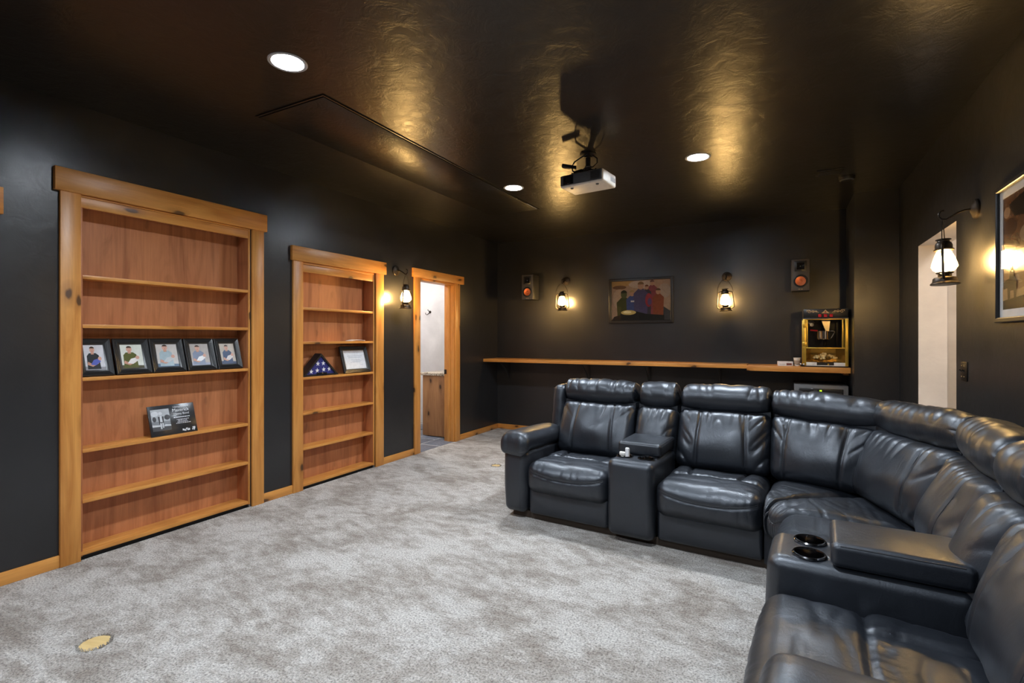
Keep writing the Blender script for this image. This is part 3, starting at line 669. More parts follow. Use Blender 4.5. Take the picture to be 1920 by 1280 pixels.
MB().prism([(-0.03, 0.497), (0.055, 0.497), (0.042, 0.375), (0.012, 0.375)], -0.03, 0.03).obj('kettle_hanger', plain('brushed_steel', (0.70, 0.62, 0.50), 0.25, 1.0), pm)
MB().tube([(0.06, -0.02, 0.375), (0.088, -0.03, 0.372), (0.092, -0.03, 0.36), (0.060, -0.03, 0.30)], 0.005, 8).obj('kettle_handle', M_CHROME, pm)
MB().tube([(-0.06, 0, 0.377), (-0.125, -0.01, 0.384)], 0.007, 8).obj('tilt_handle', M_RED, pm)
MB().lathe([(0.030, 0.0), (0.034, 0.010), (0.026, 0.030), (0.0005, 0.040)], 18, Matrix.Translation((-0.115, 0.02, 0.450)), cap=False).obj('lamp_cup', M_CHROME, pm)
MB().ball((-0.112, -0.01, 0.440), 0.018, 12, 8).obj('warming_bulb', plain('frosted_bulb', (0.75, 0.74, 0.72), 0.3), pm)

# small things on the counter
o = thing('paper_box', 'small white carton lying on the counter beside the cup', 'box', (0.035, 6.20, 1.0405), 4)
MB().box(-0.072, 0.072, -0.045, 0.045, 0, 0.048, 0.002).obj('carton', M_PAPER, o)
box('flap', M_PAPER, o, -0.072, 0.072, -0.047, -0.0445, 0.030, 0.049, 0.0005)
MB().box(0.010, 0.060, -0.0458, -0.0448, 0.008, 0.030).obj('red_label', plain('dull_red_print', (0.16, 0.05, 0.05), 0.5), o)
box('label_strip', plain('grey_print', (0.35, 0.35, 0.36), 0.5), o, -0.055, 0.000, -0.0458, -0.0448, 0.015, 0.021)
o = thing('paper_cup', 'small white cup standing left of the popcorn machine', 'cup', (0.150, 6.22, 1.0405))
MB().lathe([(0.0005, 0.003), (0.024, 0.003), (0.024, 0.0), (0.026, 0.0), (0.034, 0.082), (0.0365, 0.084), (0.0365, 0.088), (0.033, 0.088), (0.024, 0.006), (0.0005, 0.006)], 24, cap=False).obj('cup_body', M_PWHITE, o)
MB().lathe([(0.0285, 0.02), (0.0325, 0.06)], 24, cap=False).obj('printed_band', plain('kraft_print', (0.42, 0.34, 0.27), 0.6), o)
o = thing('measuring_spoon', 'black and white scoop with cord between cup and popcorn machine', 'utensil', (0.195, 6.10, 1.0405))
MB().lathe([(0.0005, 0), (0.016, 0.002), (0.020, 0.022), (0.018, 0.022), (0.014, 0.005), (0.0005, 0.004)], 16, cap=False).obj('bowl', M_BLACK, o)
MB().tube([(-0.02, 0, 0.020), (-0.04, -0.005, 0.024), (-0.055, -0.01, 0.018)], 0.004, 8).obj('handle', M_BLACK, o)
MB().ball((0.012, -0.015, 0.026), 0.009, 10, 6).ball((-0.016, -0.012, 0.028), 0.008, 10, 6).obj('white_tabs', M_PAPER, o)

# fridge under the counter
fg = thing('mini_fridge', 'black under-counter fridge with green display below popcorn machine', 'fridge', (0.355, 6.27, 0))
MB().box(-0.238, 0.238, -0.19, 0.24, 0.03, 0.862, 0.006).obj('cabinet', M_BLACK, fg)
dr = MB().box(-0.238, 0.238, -0.235, -0.194, 0.06, 0.858, 0.005).obj('door', M_PGREY, fg)
box('door_glass', M_BLACKGLOSS, dr, -0.195, 0.195, -0.239, -0.234, 0.10, 0.822, 0.001)
box('control_strip', M_BLACK, dr, -0.19, 0.19, -0.241, -0.238, 0.786, 0.818, 0.0005)
text('display', '48', 0.022, M_DIGIT, dr, (-0.012, -0.2415, 0.794))
for x in (-0.06, -0.045): box('touch_button', M_PGREY, dr, x, x + 0.008, -0.2418, -0.2405, 0.796, 0.806)
for x in (-0.2, 0.2):
    for y in (-0.15, 0.2): MB().lathe([(0.018, 0), (0.018, 0.031)], 12, Matrix.Translation((x, y, 0))).obj('foot', M_BLACK, fg)
MB().tube([(0.215, -0.236, 0.45), (0.215, -0.262, 0.47), (0.215, -0.262, 0.73), (0.215, -0.236, 0.75)], 0.007, 8).obj('handle', M_PGREY, dr)

# ------------------------------------------------------------------ speakers on the back wall
def speaker(label, x, z, w=0.175, h=0.345, d=0.19):
    t = thing('wall_speaker', label, 'speaker', (x, YB, z), 0, 'speakers on the back wall')
    MB().box(-w / 2, w / 2, -0.03 - d, -0.03, 0, h, 0.003).obj('cabinet', M_BLACK, t)
    box('wall_bracket', M_BLACK, t, -0.03, 0.03, -0.031, 0, h * 0.3, h * 0.7, 0.002)
    f = -0.03 - d
    bf = MB().box(-w / 2 + 0.002, w / 2 - 0.002, f - 0.006, f + 0.002, 0.003, h - 0.003, 0.002).obj('baffle', M_SPKGREY, t)
    MB().box(-0.058, 0.058, f - 0.0085, f - 0.005, h - 0.135, h - 0.022, 0.001).obj('horn_plate', M_BLACK, bf)
    MB().lathe([(0.052, 0.004), (0.028, 0.002), (0.013, 0.001)], 4, Matrix.Translation((0, f - 0.008, h - 0.078)) @ Matrix.Rotation(R(90), 4, 'X') @ Matrix.Rotation(R(45), 4, 'Z'), cap=False).obj('horn', M_BLACKGLOSS, bf)
    MB().ball((0, f - 0.008, h - 0.078), 0.011, 12, 8).obj('tweeter_dome', M_DKCHROME, bf)
    X = Matrix.Translation((0, f - 0.006, 0.105)) @ Matrix.Rotation(R(90), 4, 'X')
    MB().lathe([(0.071, 0.0), (0.071, 0.004), (0.062, 0.006), (0.056, 0.002), (0.049, 0.004)], 32, X, cap=False).obj('surround', M_BLACK, bf)
    MB().lathe([(0.050, 0.0045), (0.030, 0.0025), (0.018, 0.0015), (0.015, 0.005), (0.0005, 0.008)], 32, X, cap=False).obj('cone', M_COPPER, bf)
    MB().box(-0.020, -0.004, f - 0.0075, f - 0.005, 0.014, 0.020).box(0.004, 0.020, f - 0.0075, f - 0.005, 0.014, 0.020).obj('badge', M_ORN, bf)
speaker('bookshelf speaker with copper cone at left end of the back wall', -3.122, 1.875)
speaker('bookshelf speaker with copper cone above the popcorn machine', 0.184, 1.853)

# ------------------------------------------------------------------ wall lanterns
def lantern(label, loc, rz, spin):
    t = thing('wall_lantern', label, 'lantern', loc, rz, 'hanging wall lanterns')
    Y, B = -0.14, -0.42          # lamp axis, bottom of the base
    MB().lathe([(0.0005, 0.030), (0.020, 0.029), (0.034, 0.020), (0.050, 0.016), (0.055, 0.010), (0.055, 0.0), (0.0005, 0.0)], 30, Matrix.Rotation(R(90), 4, 'X'), cap=False).obj('wall_plate', M_IRON, t)
    MB().tube([(0, -0.025, 0.0), (0, -0.055, -0.002), (0, -0.085, -0.014), (0, -0.115, -0.034), (0, -0.135, -0.046), (0, -0.155, -0.044), (0, -0.168, -0.030), (0, -0.170, -0.012), (0, -0.160, 0.002), (0, -0.146, 0.006)], 0.0052, 10).obj('hook_arm', M_IRON, t)
    lp = bpy.data.objects.new('lamp', None); C.objects.link(lp); lp.parent = t; lp.location = (0, Y, B); lp.rotation_euler = (R(2), R(-2), R(spin))
    MB().lathe([(0.0005, 0.0), (0.066, 0.0), (0.069, 0.003), (0.066, 0.009), (0.058, 0.016), (0.056, 0.034), (0.050, 0.041), (0.022, 0.046), (0.0005, 0.046)], 32, cap=False).obj('base_tank', M_IRON, lp)
    MB().lathe([(0.030, 0.045), (0.032, 0.052), (0.032, 0.062), (0.040, 0.066), (0.040, 0.071), (0.030, 0.072), (0.0005, 0.072)], 24, cap=False).obj('burner', M_IRON, lp)
    MB().tube([(0.045, 0, 0.045), (0.058, -0.01, 0.056), (0.066, -0.015, 0.052)], [0.004, 0.004, 0.007], 8).obj('wick_knob', M_IRON, lp)
    MB().lathe([(0.036, 0.072), (0.053, 0.088), (0.061, 0.104), (0.057, 0.124), (0.046, 0.160), (0.035, 0.188), (0.032, 0.197)], 32, cap=False).obj('glass_globe', M_GLOBE, lp)
    MB().lathe([(0.014, 0.073), (0.016, 0.080), (0.032, 0.097), (0.038, 0.118), (0.034, 0.145), (0.020, 0.170), (0.0005, 0.178)], 20, cap=False).obj('bulb', M_BULB, lp)
    MB().lathe([(0.034, 0.194), (0.046, 0.197), (0.048, 0.203), (0.040, 0.208), (0.040, 0.228), (0.036, 0.240), (0.029, 0.246), (0.028, 0.256), (0.036, 0.258), (0.036, 0.262), (0.0005, 0.264)], 28, cap=False).obj('chimney_cap', M_IRON, lp)
    for k in range(8):
        a = R(45 * k + 20); MB().ball((0.0405 * math.cos(a), 0.0405 * math.sin(a), 0.203), 0.0045, 8, 6).obj('vent_rivet', M_ORN, lp)
    for sx in (-1, 1):
        MB().tube([(sx * 0.052, 0, 0.030), (sx * 0.076, 0, 0.034), (sx * 0.090, 0, 0.048), (sx * 0.093, 0, 0.066), (sx * 0.086, 0, 0.130), (sx * 0.078, 0, 0.205), (sx * 0.070, 0, 0.222), (sx * 0.052, 0, 0.229), (sx * 0.038, 0, 0.230)], 0.0065, 10).obj('side_tube', M_IRON, lp)
    bail = [(0.080, 0, 0.205), (0.086, 0, 0.235), (0.078, 0, 0.275), (0.055, 0, 0.325), (0.025, 0, 0.362), (0.0, 0, 0.372), (-0.025, 0, 0.362), (-0.055, 0, 0.325), (-0.078, 0, 0.275), (-0.086, 0, 0.235), (-0.080, 0, 0.205)]
    MB().tube(bail, 0.0024, 8).obj('bail_handle', M_IRON, lp)
    return t
lantern('lit lantern on the back wall beside the left speaker', (-2.630, YB, 2.130), 0, 12)
lantern('lit lantern on the back wall right of the group picture', (-0.573, YB, 2.074), 0, -5)
lantern('lit lantern between narrow bookcase and bathroom doorway', (XL, 4.272, 2.078), 90, 20)
lantern('large-looking lit lantern on the right wall by hallway opening', (XR, 3.725, 2.068), -90, -17)

# ------------------------------------------------------------------ pictures
t = thing('group_picture', 'black framed landscape picture of a costumed group on back wall', 'picture', (-1.605, YB, 1.535), 0)
w, h = 0.825, 0.582
FS = [(0, 0.0), (0, -0.022), (0.15, -0.025), (0.8, -0.025), (1.0, -0.018), (1.0, -0.006)]
frame_rails(w, h, 0.035, 0.02, FS).obj('frame', M_BLACK, t)
box('backing', M_BLACK, t, -w / 2 + 0.002, w / 2 - 0.002, -0.006, 0, 0.002, h - 0.002)
it = [(FULL, (0.36, 0.24, 0.17)), ([(0, 0.86), (0.42, 0.88), (0.36, 1), (0, 1)], (0.40, 0.25, 0.10)), (ellipse(0.14, 0.84, 0.12, 0.05), (0.16, 0.085, 0.045)), (ellipse(0.52, 0.90, 0.22, 0.10), (0.46, 0.36, 0.30)),
      (ellipse(0.14, 0.55, 0.12, 0.25), (0.42, 0.30, 0.22)), (ellipse(0.90, 0.72, 0.10, 0.18), (0.36, 0.28, 0.23)),
      ([(0, 0), (1, 0), (1, 0.20), (0.92, 0.30), (0.55, 0.26), (0.25, 0.18), (0.05, 0.10)], (0.022, 0.022, 0.022)), ([(0.72, 0), (1, 0), (1, 0.22), (0.88, 0.34), (0.74, 0.28)], (0.05, 0.048, 0.05))]
def figure(x, zt, s, body, head, hair):
    return [([(x - 0.075 * s, 0.12), (x + 0.075 * s, 0.12), (x + 0.085 * s, zt - 0.20 * s), (x + 0.03 * s, zt - 0.12 * s), (x - 0.03 * s, zt - 0.12 * s), (x - 0.085 * s, zt - 0.20 * s)], body),
            (ellipse(x, zt - 0.07 * s, 0.036 * s, 0.065 * s, 14), head), (ellipse(x, zt - 0.045 * s, 0.037 * s, 0.05 * s, 10, 0, 180), hair)]
SKN = (0.40, 0.23, 0.16)
it += figure(0.70, 0.99, 1.0, (0.20, 0.05, 0.06), SKN, (0.08, 0.03, 0.02))
it += figure(0.61, 0.88, 0.9, (0.05, 0.045, 0.06), SKN, (0.14, 0.05, 0.02))
it += figure(0.80, 0.78, 1.1, (0.20, 0.06, 0.03), SKN, (0.10, 0.06, 0.03))
it += figure(0.22, 0.76, 1.5, (0.055, 0.060, 0.020), (0.085, 0.095, 0.035), (0.03, 0.03, 0.015))
it += figure(0.36, 0.76, 1.15, (0.05, 0.07, 0.19), SKN, (0.32, 0.22, 0.10))
it += figure(0.51, 0.96, 1.45, (0.07, 0.06, 0.13), SKN, (0.16, 0.09, 0.04))
it += [(ellipse(0.645, 0.50, 0.06, 0.17), (0.26, 0.035, 0.05)), (ellipse(0.66, 0.46, 0.035, 0.09), (0.10, 0.06, 0.14)), ([(0.34, 0.46), (0.40, 0.46), (0.40, 0.50), (0.34, 0.50)], (0.5, 0.5, 0.55)),
       ([(0.12, 0.10), (0.22, 0.24), (0.40, 0.24), (0.60, 0.16), (0.9, 0.12), (0.9, 0.0), (0.1, 0.0)], (0.018, 0.018, 0.018)), (ellipse(0.30, 0.20, 0.13, 0.06), (0.55, 0.42, 0.16)), (ellipse(0.28, 0.21, 0.07, 0.035), (0.8, 0.7, 0.4))]
flat_print('print', w - 0.066, h - 0.066, it, t, -0.0075, 0.033)
box('glazing', M_PANE, t, -w / 2 + 0.033, w / 2 - 0.033, -0.0165, -0.0155, 0.033, h - 0.033)

t = thing('matted_picture', 'black framed brown picture with wide white mat on right wall', 'picture', (XR, 3.126, 1.418), -90)
w, h = 0.52, 0.666
frame_rails(w, h, 0.024, 0.02, FS).obj('frame', M_BLACK, t)
box('backing', M_BLACK, t, -w / 2 + 0.002, w / 2 - 0.002, -0.005, 0, 0.002, h - 0.002)
frame_rails(w - 0.04, h - 0.04, 0.042, 0.0, [(0, -0.006), (0, -0.009), (1, -0.009), (1, -0.006)]).obj('mat_board', plain('white_mat_board', (0.78, 0.79, 0.84), 0.6), t).location = (0, 0, 0.02)
BR = (0.20, 0.105, 0.055)
it = [(FULL, BR), ([(0, 0.55), (1, 0.5), (1, 1), (0, 1)], (0.15, 0.075, 0.04)), (ellipse(0.2, 0.72, 0.22, 0.08), (0.075, 0.036, 0.022)), (ellipse(0.12, 0.86, 0.1, 0.05), (0.32, 0.21, 0.14)), (ellipse(0.75, 0.62, 0.26, 0.08), (0.34, 0.23, 0.15)),
      (ellipse(0.25, 0.55, 0.2, 0.05), (0.10, 0.05, 0.03)), (ellipse(0.5, 0.40, 0.45, 0.10), (0.42, 0.27, 0.14)), (ellipse(0.3, 0.47, 0.18, 0.03), (0.12, 0.06, 0.035)), ([(0, 0), (1, 0), (1, 0.12), (0, 0.08)], (0.02, 0.014, 0.010)),
      ([(0, 0.08), (1, 0.12), (1, 0.22), (0.5, 0.16), (0, 0.20)], (0.30, 0.19, 0.10)),
      ([(0.16, 0.08), (0.22, 0.08), (0.23, 0.16), (0.33, 0.16), (0.34, 0.08), (0.40, 0.08), (0.42, 0.24), (0.36, 0.28), (0.10, 0.26), (0.02, 0.24), (0.04, 0.18), (0.14, 0.19)], (0.025, 0.018, 0.014)),
      ([(0.20, 0.24), (0.34, 0.24), (0.33, 0.34), (0.22, 0.34)], (0.035, 0.026, 0.02)), (ellipse(0.27, 0.36, 0.035, 0.028), (0.03, 0.022, 0.016)),
      ([(0.35, 0.80), (0.8, 0.76), (0.8, 0.98), (0.20, 0.92)], (0.035, 0.025, 0.018))]
flat_print('print', w - 0.124, h - 0.124, it, t, -0.0070, 0.062)
box('glazing', M_PANE, t, -w / 2 + 0.022, w / 2 - 0.022, -0.0135, -0.0125, 0.022, h - 0.022)

# light switch
t = thing('light_switch', 'dark bronze double toggle switch plate by hallway opening', 'light switch', (XR, 3.945, 1.085), -90)
MB().box(-0.058, 0.058, -0.006, 0, 0, 0.115, 0.002).box(-0.050, 0.050, -0.008, -0.005, 0.008, 0.107, 0.0015).obj('plate', M_IRON, t)
for x in (-0.023, 0.023):
    g = box('toggle_slot', M_BLACK, t, x - 0.006, x + 0.006, -0.0088, -0.0075, 0.042, 0.073)
    MB().tube([(x, -0.006, 0.056), (x, -0.020, 0.066)], [0.005, 0.004], 8).obj('toggle', M_BLACK, g)
    MB().ball((x, -0.0085, 0.025), 0.003, 8, 5).ball((x, -0.0085, 0.090), 0.003, 8, 5).obj('screws', M_ORN, g)

# carpet cut-outs
def cutout(label, x, y, r, seed):
    t = thing('floor_cutout', label, 'floor cutout', (x, y, 0), 20)
    MB().lathe([(0.0005, 0.002), (r, 0.002), (r, 0.0)], 36, cap=False).obj('bare_wood', M_PLUG, t)
    mb = MB(); rnd = random.Random(seed)
    for k in range(150):
        a = rnd.uniform(0, 6.283); rr = r + rnd.uniform(-0.003, 0.006)
        p = Vector((rr * math.cos(a), rr * math.sin(a), 0)); q = p + Vector((rnd.uniform(-0.006, 0.006), rnd.uniform(-0.006, 0.006), rnd.uniform(0.006, 0.014)))
        mb.tube([p, q], [0.0018, 0.0009], 5)
    o = mb.obj('carpet_fringe', M_CARPET, t); o['kind'] = 'stuff'
cutout('round bare plywood spot in carpet nearest the camera', -2.66, 1.09, 0.058, 3)
cutout('small round bare plywood spot in carpet left of the sofa arm', -2.64, 4.585, 0.050, 5)

# ------------------------------------------------------------------ reclining sectional sofa
SOFA = thing('sectional_sofa', 'large black leather reclining corner sofa with two cup-holder consoles', 'sofa', (-0.09, 3.20, 0), -3.5)
def bps(h, r, n):
    i = h - r
    e = [i + r * math.tan(R(a)) for a in (11, 22, 33, 45)]
    return [-x for x in reversed(e)] + [-i + 2 * i * k / n for k in range(n + 1)] + e
def cushion(name, hx, hy, hz, r, n, deform, mapf, parent, mat=None, kx=1.0):
    hx *= kx; X, Y, Z = bps(hx, r, n[0]), bps(hy, r, n[1]), bps(hz, r, n[2])
    idx = {}; verts = []; faces = []
    def vid(p):
        k = (round(p[0], 5), round(p[1], 5), round(p[2], 5))
        if k not in idx: idx[k] = len(verts); verts.append(place(p))
        return idx[k]
    def place(p):
        p = Vector(p); q = Vector((max(-hx + r, min(hx - r, p.x)), max(-hy + r, min(hy - r, p.y)), max(-hz + r, min(hz - r, p.z))))
        nrm = p - q; nrm.normalize()
        w = q + nrm * r; w.x /= kx
        return mapf(deform(w, nrm))
    def grid(U, V, f, flip):
        for i in range(len(U) - 1):
            for j in range(len(V) - 1):
                c = [vid(f(U[i], V[j])), vid(f(U[i + 1], V[j])), vid(f(U[i + 1], V[j + 1])), vid(f(U[i], V[j + 1]))]
                faces.append(c[::-1] if flip else c)
    grid(X, Z, lambda a, b: (a, -hy, b), False); grid(X, Z, lambda a, b: (a, hy, b), True)
    grid(X, Y, lambda a, b: (a, b, hz), False); grid(X, Y, lambda a, b: (a, b, -hz), True)
    grid(Y, Z, lambda a, b: (hx, a, b), False); grid(Y, Z, lambda a, b: (-hx, a, b), True)
    me = bpy.data.meshes.new(name); me.from_pydata([tuple(v) for v in verts], [], faces); me.materials.append(mat or M_LEATHER)
    for p in me.polygons: p.use_smooth = True
    o = bpy.data.objects.new(name, me); C.objects.link(o); o.parent = parent
    o['_'] = 0; del o['_']
    return o, place
def ridged(x, y, z): return 1 - abs(noise.noise(Vector((x, y, z)))) * 2
def smooth01(t): t = max(0.0, min(1.0, t)); return t * t * (3 - 2 * t)
def groove(d, w): return math.exp(-(d / w) ** 2)
def seam(name, place, pts, parent, r=0.0022, mat=None):
    return MB().tube([place(p) for p in pts], r, 6).obj(name, mat or M_THREAD, parent)
def quadmap(BL, BR, TR, TL, hx, hz):
    BL, BR, TR, TL = Vector(BL), Vector(BR), Vector(TR), Vector(TL)
    N = ((BR - BL).cross(TL - BL)).normalized()     # points to the front
    def f(p):
        u, v = (p.x + hx) / (2 * hx), (p.z + hz) / (2 * hz)
        return BL * (1 - u) * (1 - v) + BR * u * (1 - v) + TR * u * v + TL * (1 - u) * v - N * p.y * -1 * -1
    return f
def back_cushion(parent, BL, BR, TR, TL, seed, th=0.20, seams=(-0.5, 0.5), puff=0.045):
    """lower back pillow; corner points give the middle plane"""
    hx = ((Vector(BR) - Vector(BL)).length + (Vector(TR) - Vector(TL)).length) / 4; hz = (Vector(TL) - Vector(BL)).length / 2; hy = th / 2
    def deform(p, n):
        u, v = p.x / hx, p.z / hz; q = p.copy()
        fr = max(0.0, -n.y)
        bul = (1 - abs(u) ** 2.6) * (1 - abs(v - 0.0) ** 2.4)
        q.y -= fr * (puff * bul + 0.014 * math.exp(-((v + 0.25) / 0.5) ** 2) * (1 - u * u))
        # folds gathered at the top seam, and fanning from the side edges
        top = smooth01((v - 0.15) / 0.75); side = smooth01((abs(u) - 0.45) / 0.5)
        f1 = ridged(p.x * 13 + seed * 3.1, p.z * 3.0, seed) ** 3 * top
        s = 1 if u > 0 else -1
        f2 = ridged(p.x * 5 * s + seed, (p.z * 9.5 + s * p.x * -11), seed * 1.7) ** 3 * side
        q.y += fr * (0.015 * f1 + 0.022 * f2 * (0.35 + 0.9 * max(0, noise.noise(Vector((p.x * 5, p.z * 4, seed + 31))) + 0.25)) - 0.009) * (1 - 0.5 * abs(v) ** 6)
        q.y += fr * 0.012 * noise.noise(Vector((p.x * 7, p.z * 6, seed)))
        for sx in seams: q.y += fr * 0.011 * groove(p.x - hx * (sx - 0.06 * sx * v), 0.010)
        return q
    o, place = cushion('back_cushion', hx, hy, hz, 0.055, (64, 4, 44), deform, quadmap(BL, BR, TR, TL, hx, hz), parent)
    for sx in seams:
        for dx in (-0.0045, 0.0045):
            seam('seam', place, [(hx * (sx - 0.06 * sx * (k / 12)) + dx, -hy, hz * k / 12) for k in range(-10, 11)], o, 0.0016)
    return o
def head_roll(parent, BL, BR, TR, TL, seed, th=0.215):
    hx = ((Vector(BR) - Vector(BL)).length + (Vector(TR) - Vector(TL)).length) / 4; hz = (Vector(TL) - Vector(BL)).length / 2; hy = th / 2
    def deform(p, n):
        u, v = p.x / hx, p.z / hz; q = p.copy()
        e = (1 - abs(u) ** 4)
        q.y += n.y * 0.016 * e * (1 - v * v); q.z += (n.z if n.z > 0 else n.z * 0.3) * 0.014 * e
        q.z -= 0.006 * (1 - e) * max(0, v)
        q.z -= (0.020 * (1 - u * u)) * smooth01(-v * 0.9 + 0.1)       # lower edge sags in a smile
        f = ridged(p.x * 11 + 2.3 * seed, p.z * 3.5 + p.x * 3, seed * 2.2 + p.y * 3) ** 3
        q += n * (-0.010 * f * smooth01((v + 0.5) / 0.9) + 0.006 * noise.noise(Vector((p.x * 7, p.z * 6, seed + 9))))
        edge = smooth01((abs(u) - 0.75) / 0.25)
        q += n * (-0.007 * edge * ridged(p.x * 4, p.z * 28 + p.y * 14, seed) ** 2)
        return q
    o, place = cushion('head_cushion', hx, hy, hz, min(0.085, hz * 0.9), (60, 6, 12), deform, quadmap(BL, BR, TR, TL, hx, hz), parent, kx=2.6)
    return o
def band(parent, BL, BR, z0, z1, dy):
    """dark recessed strip between pillow and head roll"""
    BL, BR = Vector(BL), Vector(BR); d = (BR - BL).normalized(); nrm = Vector((d.y, -d.x, 0))
    mb = MB(); n = 16; vs = []
    for k in range(n + 1):
        u = k / n; p = BL.lerp(BR, u); sag = -0.028 * (1 - (2 * u - 1) ** 2)
        for zz, off in ((z0, 0.0), (z1, 0.0), (z1, -0.12), (z0, -0.12)):
            q = p + nrm * off; vs.append((q.x, q.y, zz + sag))
    fs = []
    for k in range(n):
        a, b = 4 * k, 4 * k + 4
        for i in range(4): fs.append([a + i, b + i, b + (i + 1) % 4, a + (i + 1) % 4])
    fs += [[0, 1, 2, 3], [4 * n + 3, 4 * n + 2, 4 * n + 1, 4 * n]]
    return mb.quads(vs, fs).obj('back_band', M_LEATHER, parent)
# back profile: depth from the front line and height
B0, B1 = (0.565, 0.405), (0.725, 0.800)     # pillow, middle plane bottom / top
H0, H1 = (0.725, 0.812), (0.775, 0.985)     # head roll
PROF_L = (B0, B1, H0, H1)
B0R, B1R, H0R, H1R = (0.625, 0.405), (0.765, 0.800), (0.770, 0.812), (0.805, 0.985)
def back_set(parent, fr, a0, a1, seed, seams=(-0.5, 0.5), z=(0, 0), puff=0.045, prof=None):
    g = 0.004; B0, B1, H0, H1 = prof or PROF_L
    P = lambda a, q, dz: fr(a, q[0], q[1] + dz)
    back_cushion(parent, P(a0 + g, B0, 0), P(a1 - g, B0, 0), P(a1 - g, B1, z[1]), P(a0 + g, B1, z[0]), seed, seams=seams, puff=puff)
    head_roll(parent, P(a0 + g, H0, z[0]), P(a1 - g, H0, z[1]), P(a1 - g, H1, z[1]), P(a0 + g, H1, z[0]), seed + 5)
    bd = B1[0] - 0.06
    band(parent, fr(a0 + 0.012, bd, 0), fr(a1 - 0.012, bd, 0), 0.775, 0.835, 0)
PROF_R = (B0R, B1R, H0R, H1R)
FL = lambda a, b, z: (a, b, z)                       # left run: a along +x, b to the back
CX, CY = 0.12, 0.17
FR = lambda a, b, z: (CX + b, -CY - a, z)            # right run: a towards the camera

def seat(parent, quad, seed, z0=0.215, z1=0.435, panels=True, fronts=True, lip=0.012):
    """seat cushion over a plan quad (front-left, front-right, back-right, back-left)"""
    FLc, FRc, BRc, BLc = [Vector((p[0], p[1], 0)) for p in quad]
    hx = ((FRc - FLc).length + (BRc - BLc).length) / 4; hy = ((BLc - FLc).length + (BRc - FRc).length) / 4; hz = (z1 - z0) / 2
    zc = (z0 + z1) / 2
    def deform(p, n):
        u, v = p.x / hx, p.y / hy; q = p.copy()          # v=-1 front
        up = max(0.0, n.z); fr = max(0.0, -n.y)
        q.z += up * (0.026 * (1 - u ** 4) * (1 - ((v + 0.25) / 1.3) ** 2) + 0.006 * noise.noise(Vector((p.x * 7, p.y * 7, seed))))
        q.z -= 0.018 * smooth01((-v - 0.35) / 0.65) * max(0, p.z / hz) * (1 - u * u)      # front edge dips in a smile
        q.y -= fr * (0.030 * (1 - u ** 4) * (1 - (p.z / hz) ** 2))
        if panels:
            yc = hy * -0.12
            cross = groove(p.y - yc, 0.012) * (1.0)
            sides = max(groove(p.x - hx * (0.50 + 0.12 * v), 0.011), groove(p.x + hx * (0.50 + 0.12 * v), 0.011)) * smooth01((p.y - yc + 0.01) / 0.03)
            q.z -= up * 0.016 * max(cross, sides)
            q.z += up * 0.010 * smooth01((p.y - yc) / 0.05) * smooth01((abs(u) - 0.52) / 0.2)
            q.z -= up * 0.006 * ridged(p.x * 26 + seed, p.y * 5, seed) ** 3 * groove(p.y - yc - 0.03, 0.04)
        f = ridged(p.x * 4 + seed, p.y * 15, seed * 1.3) ** 4
        q.z -= up * 0.005 * f
        q.y += fr * 0.004 * ridged(p.x * 16, p.z * 5, seed) ** 3
        if fronts: q.y += fr * 0.009 * groove(p.z - (hz * 0.42 - 0.045 * (1 - u * u) + 0.0155), 0.010)
        return q
    def mapf(p):
        u, v = (p.x + hx) / (2 * hx), (p.y + hy) / (2 * hy)
        q = FLc * (1 - u) * (1 - v) + FRc * u * (1 - v) + BRc * u * v + BLc * (1 - u) * v
        return Vector((q.x, q.y, zc + p.z - 0.02 * v))
    o, place = cushion('seat_cushion', hx, hy, hz, 0.062, (52, 46, 10), deform, mapf, parent)
    if fronts:
        for dz in (0.0, -0.009):
            pts = []
            for k in range(-14, 15):
                u = k / 14.6; pts.append((hx * u, -hy, hz * 0.42 - 0.050 * (1 - u * u) * 0.9 + 0.02 + dz))
            seam('seam', place, pts, o, 0.0030)
    return o
def footrest(parent, fr, a0, a1, seed):
    """upholstered panel below the seat"""
    hx, hz, hy = (a1 - a0) / 2 - 0.004, 0.098, 0.035
    def deform(p, n):
        q = p.copy(); f = max(0.0, -n.y)
        q.y -= f * 0.016 * (1 - (p.x / hx) ** 4) * (1 - (p.z / hz) ** 2)
        q.y += f * 0.004 * ridged(p.x * 22 + seed, p.z * 3, seed) ** 3
        for sx in (-0.5, 0.5): q.y += f * 0.005 * groove(p.x - sx * hx, 0.006)
        return q
    def mapf(p): return Vector(fr((a0 + a1) / 2 + p.x, 0.075 + p.y, 0.148 + p.z))
    cushion('footrest_panel', hx, hy, hz, 0.024, (24, 2, 8), deform, mapf, parent)
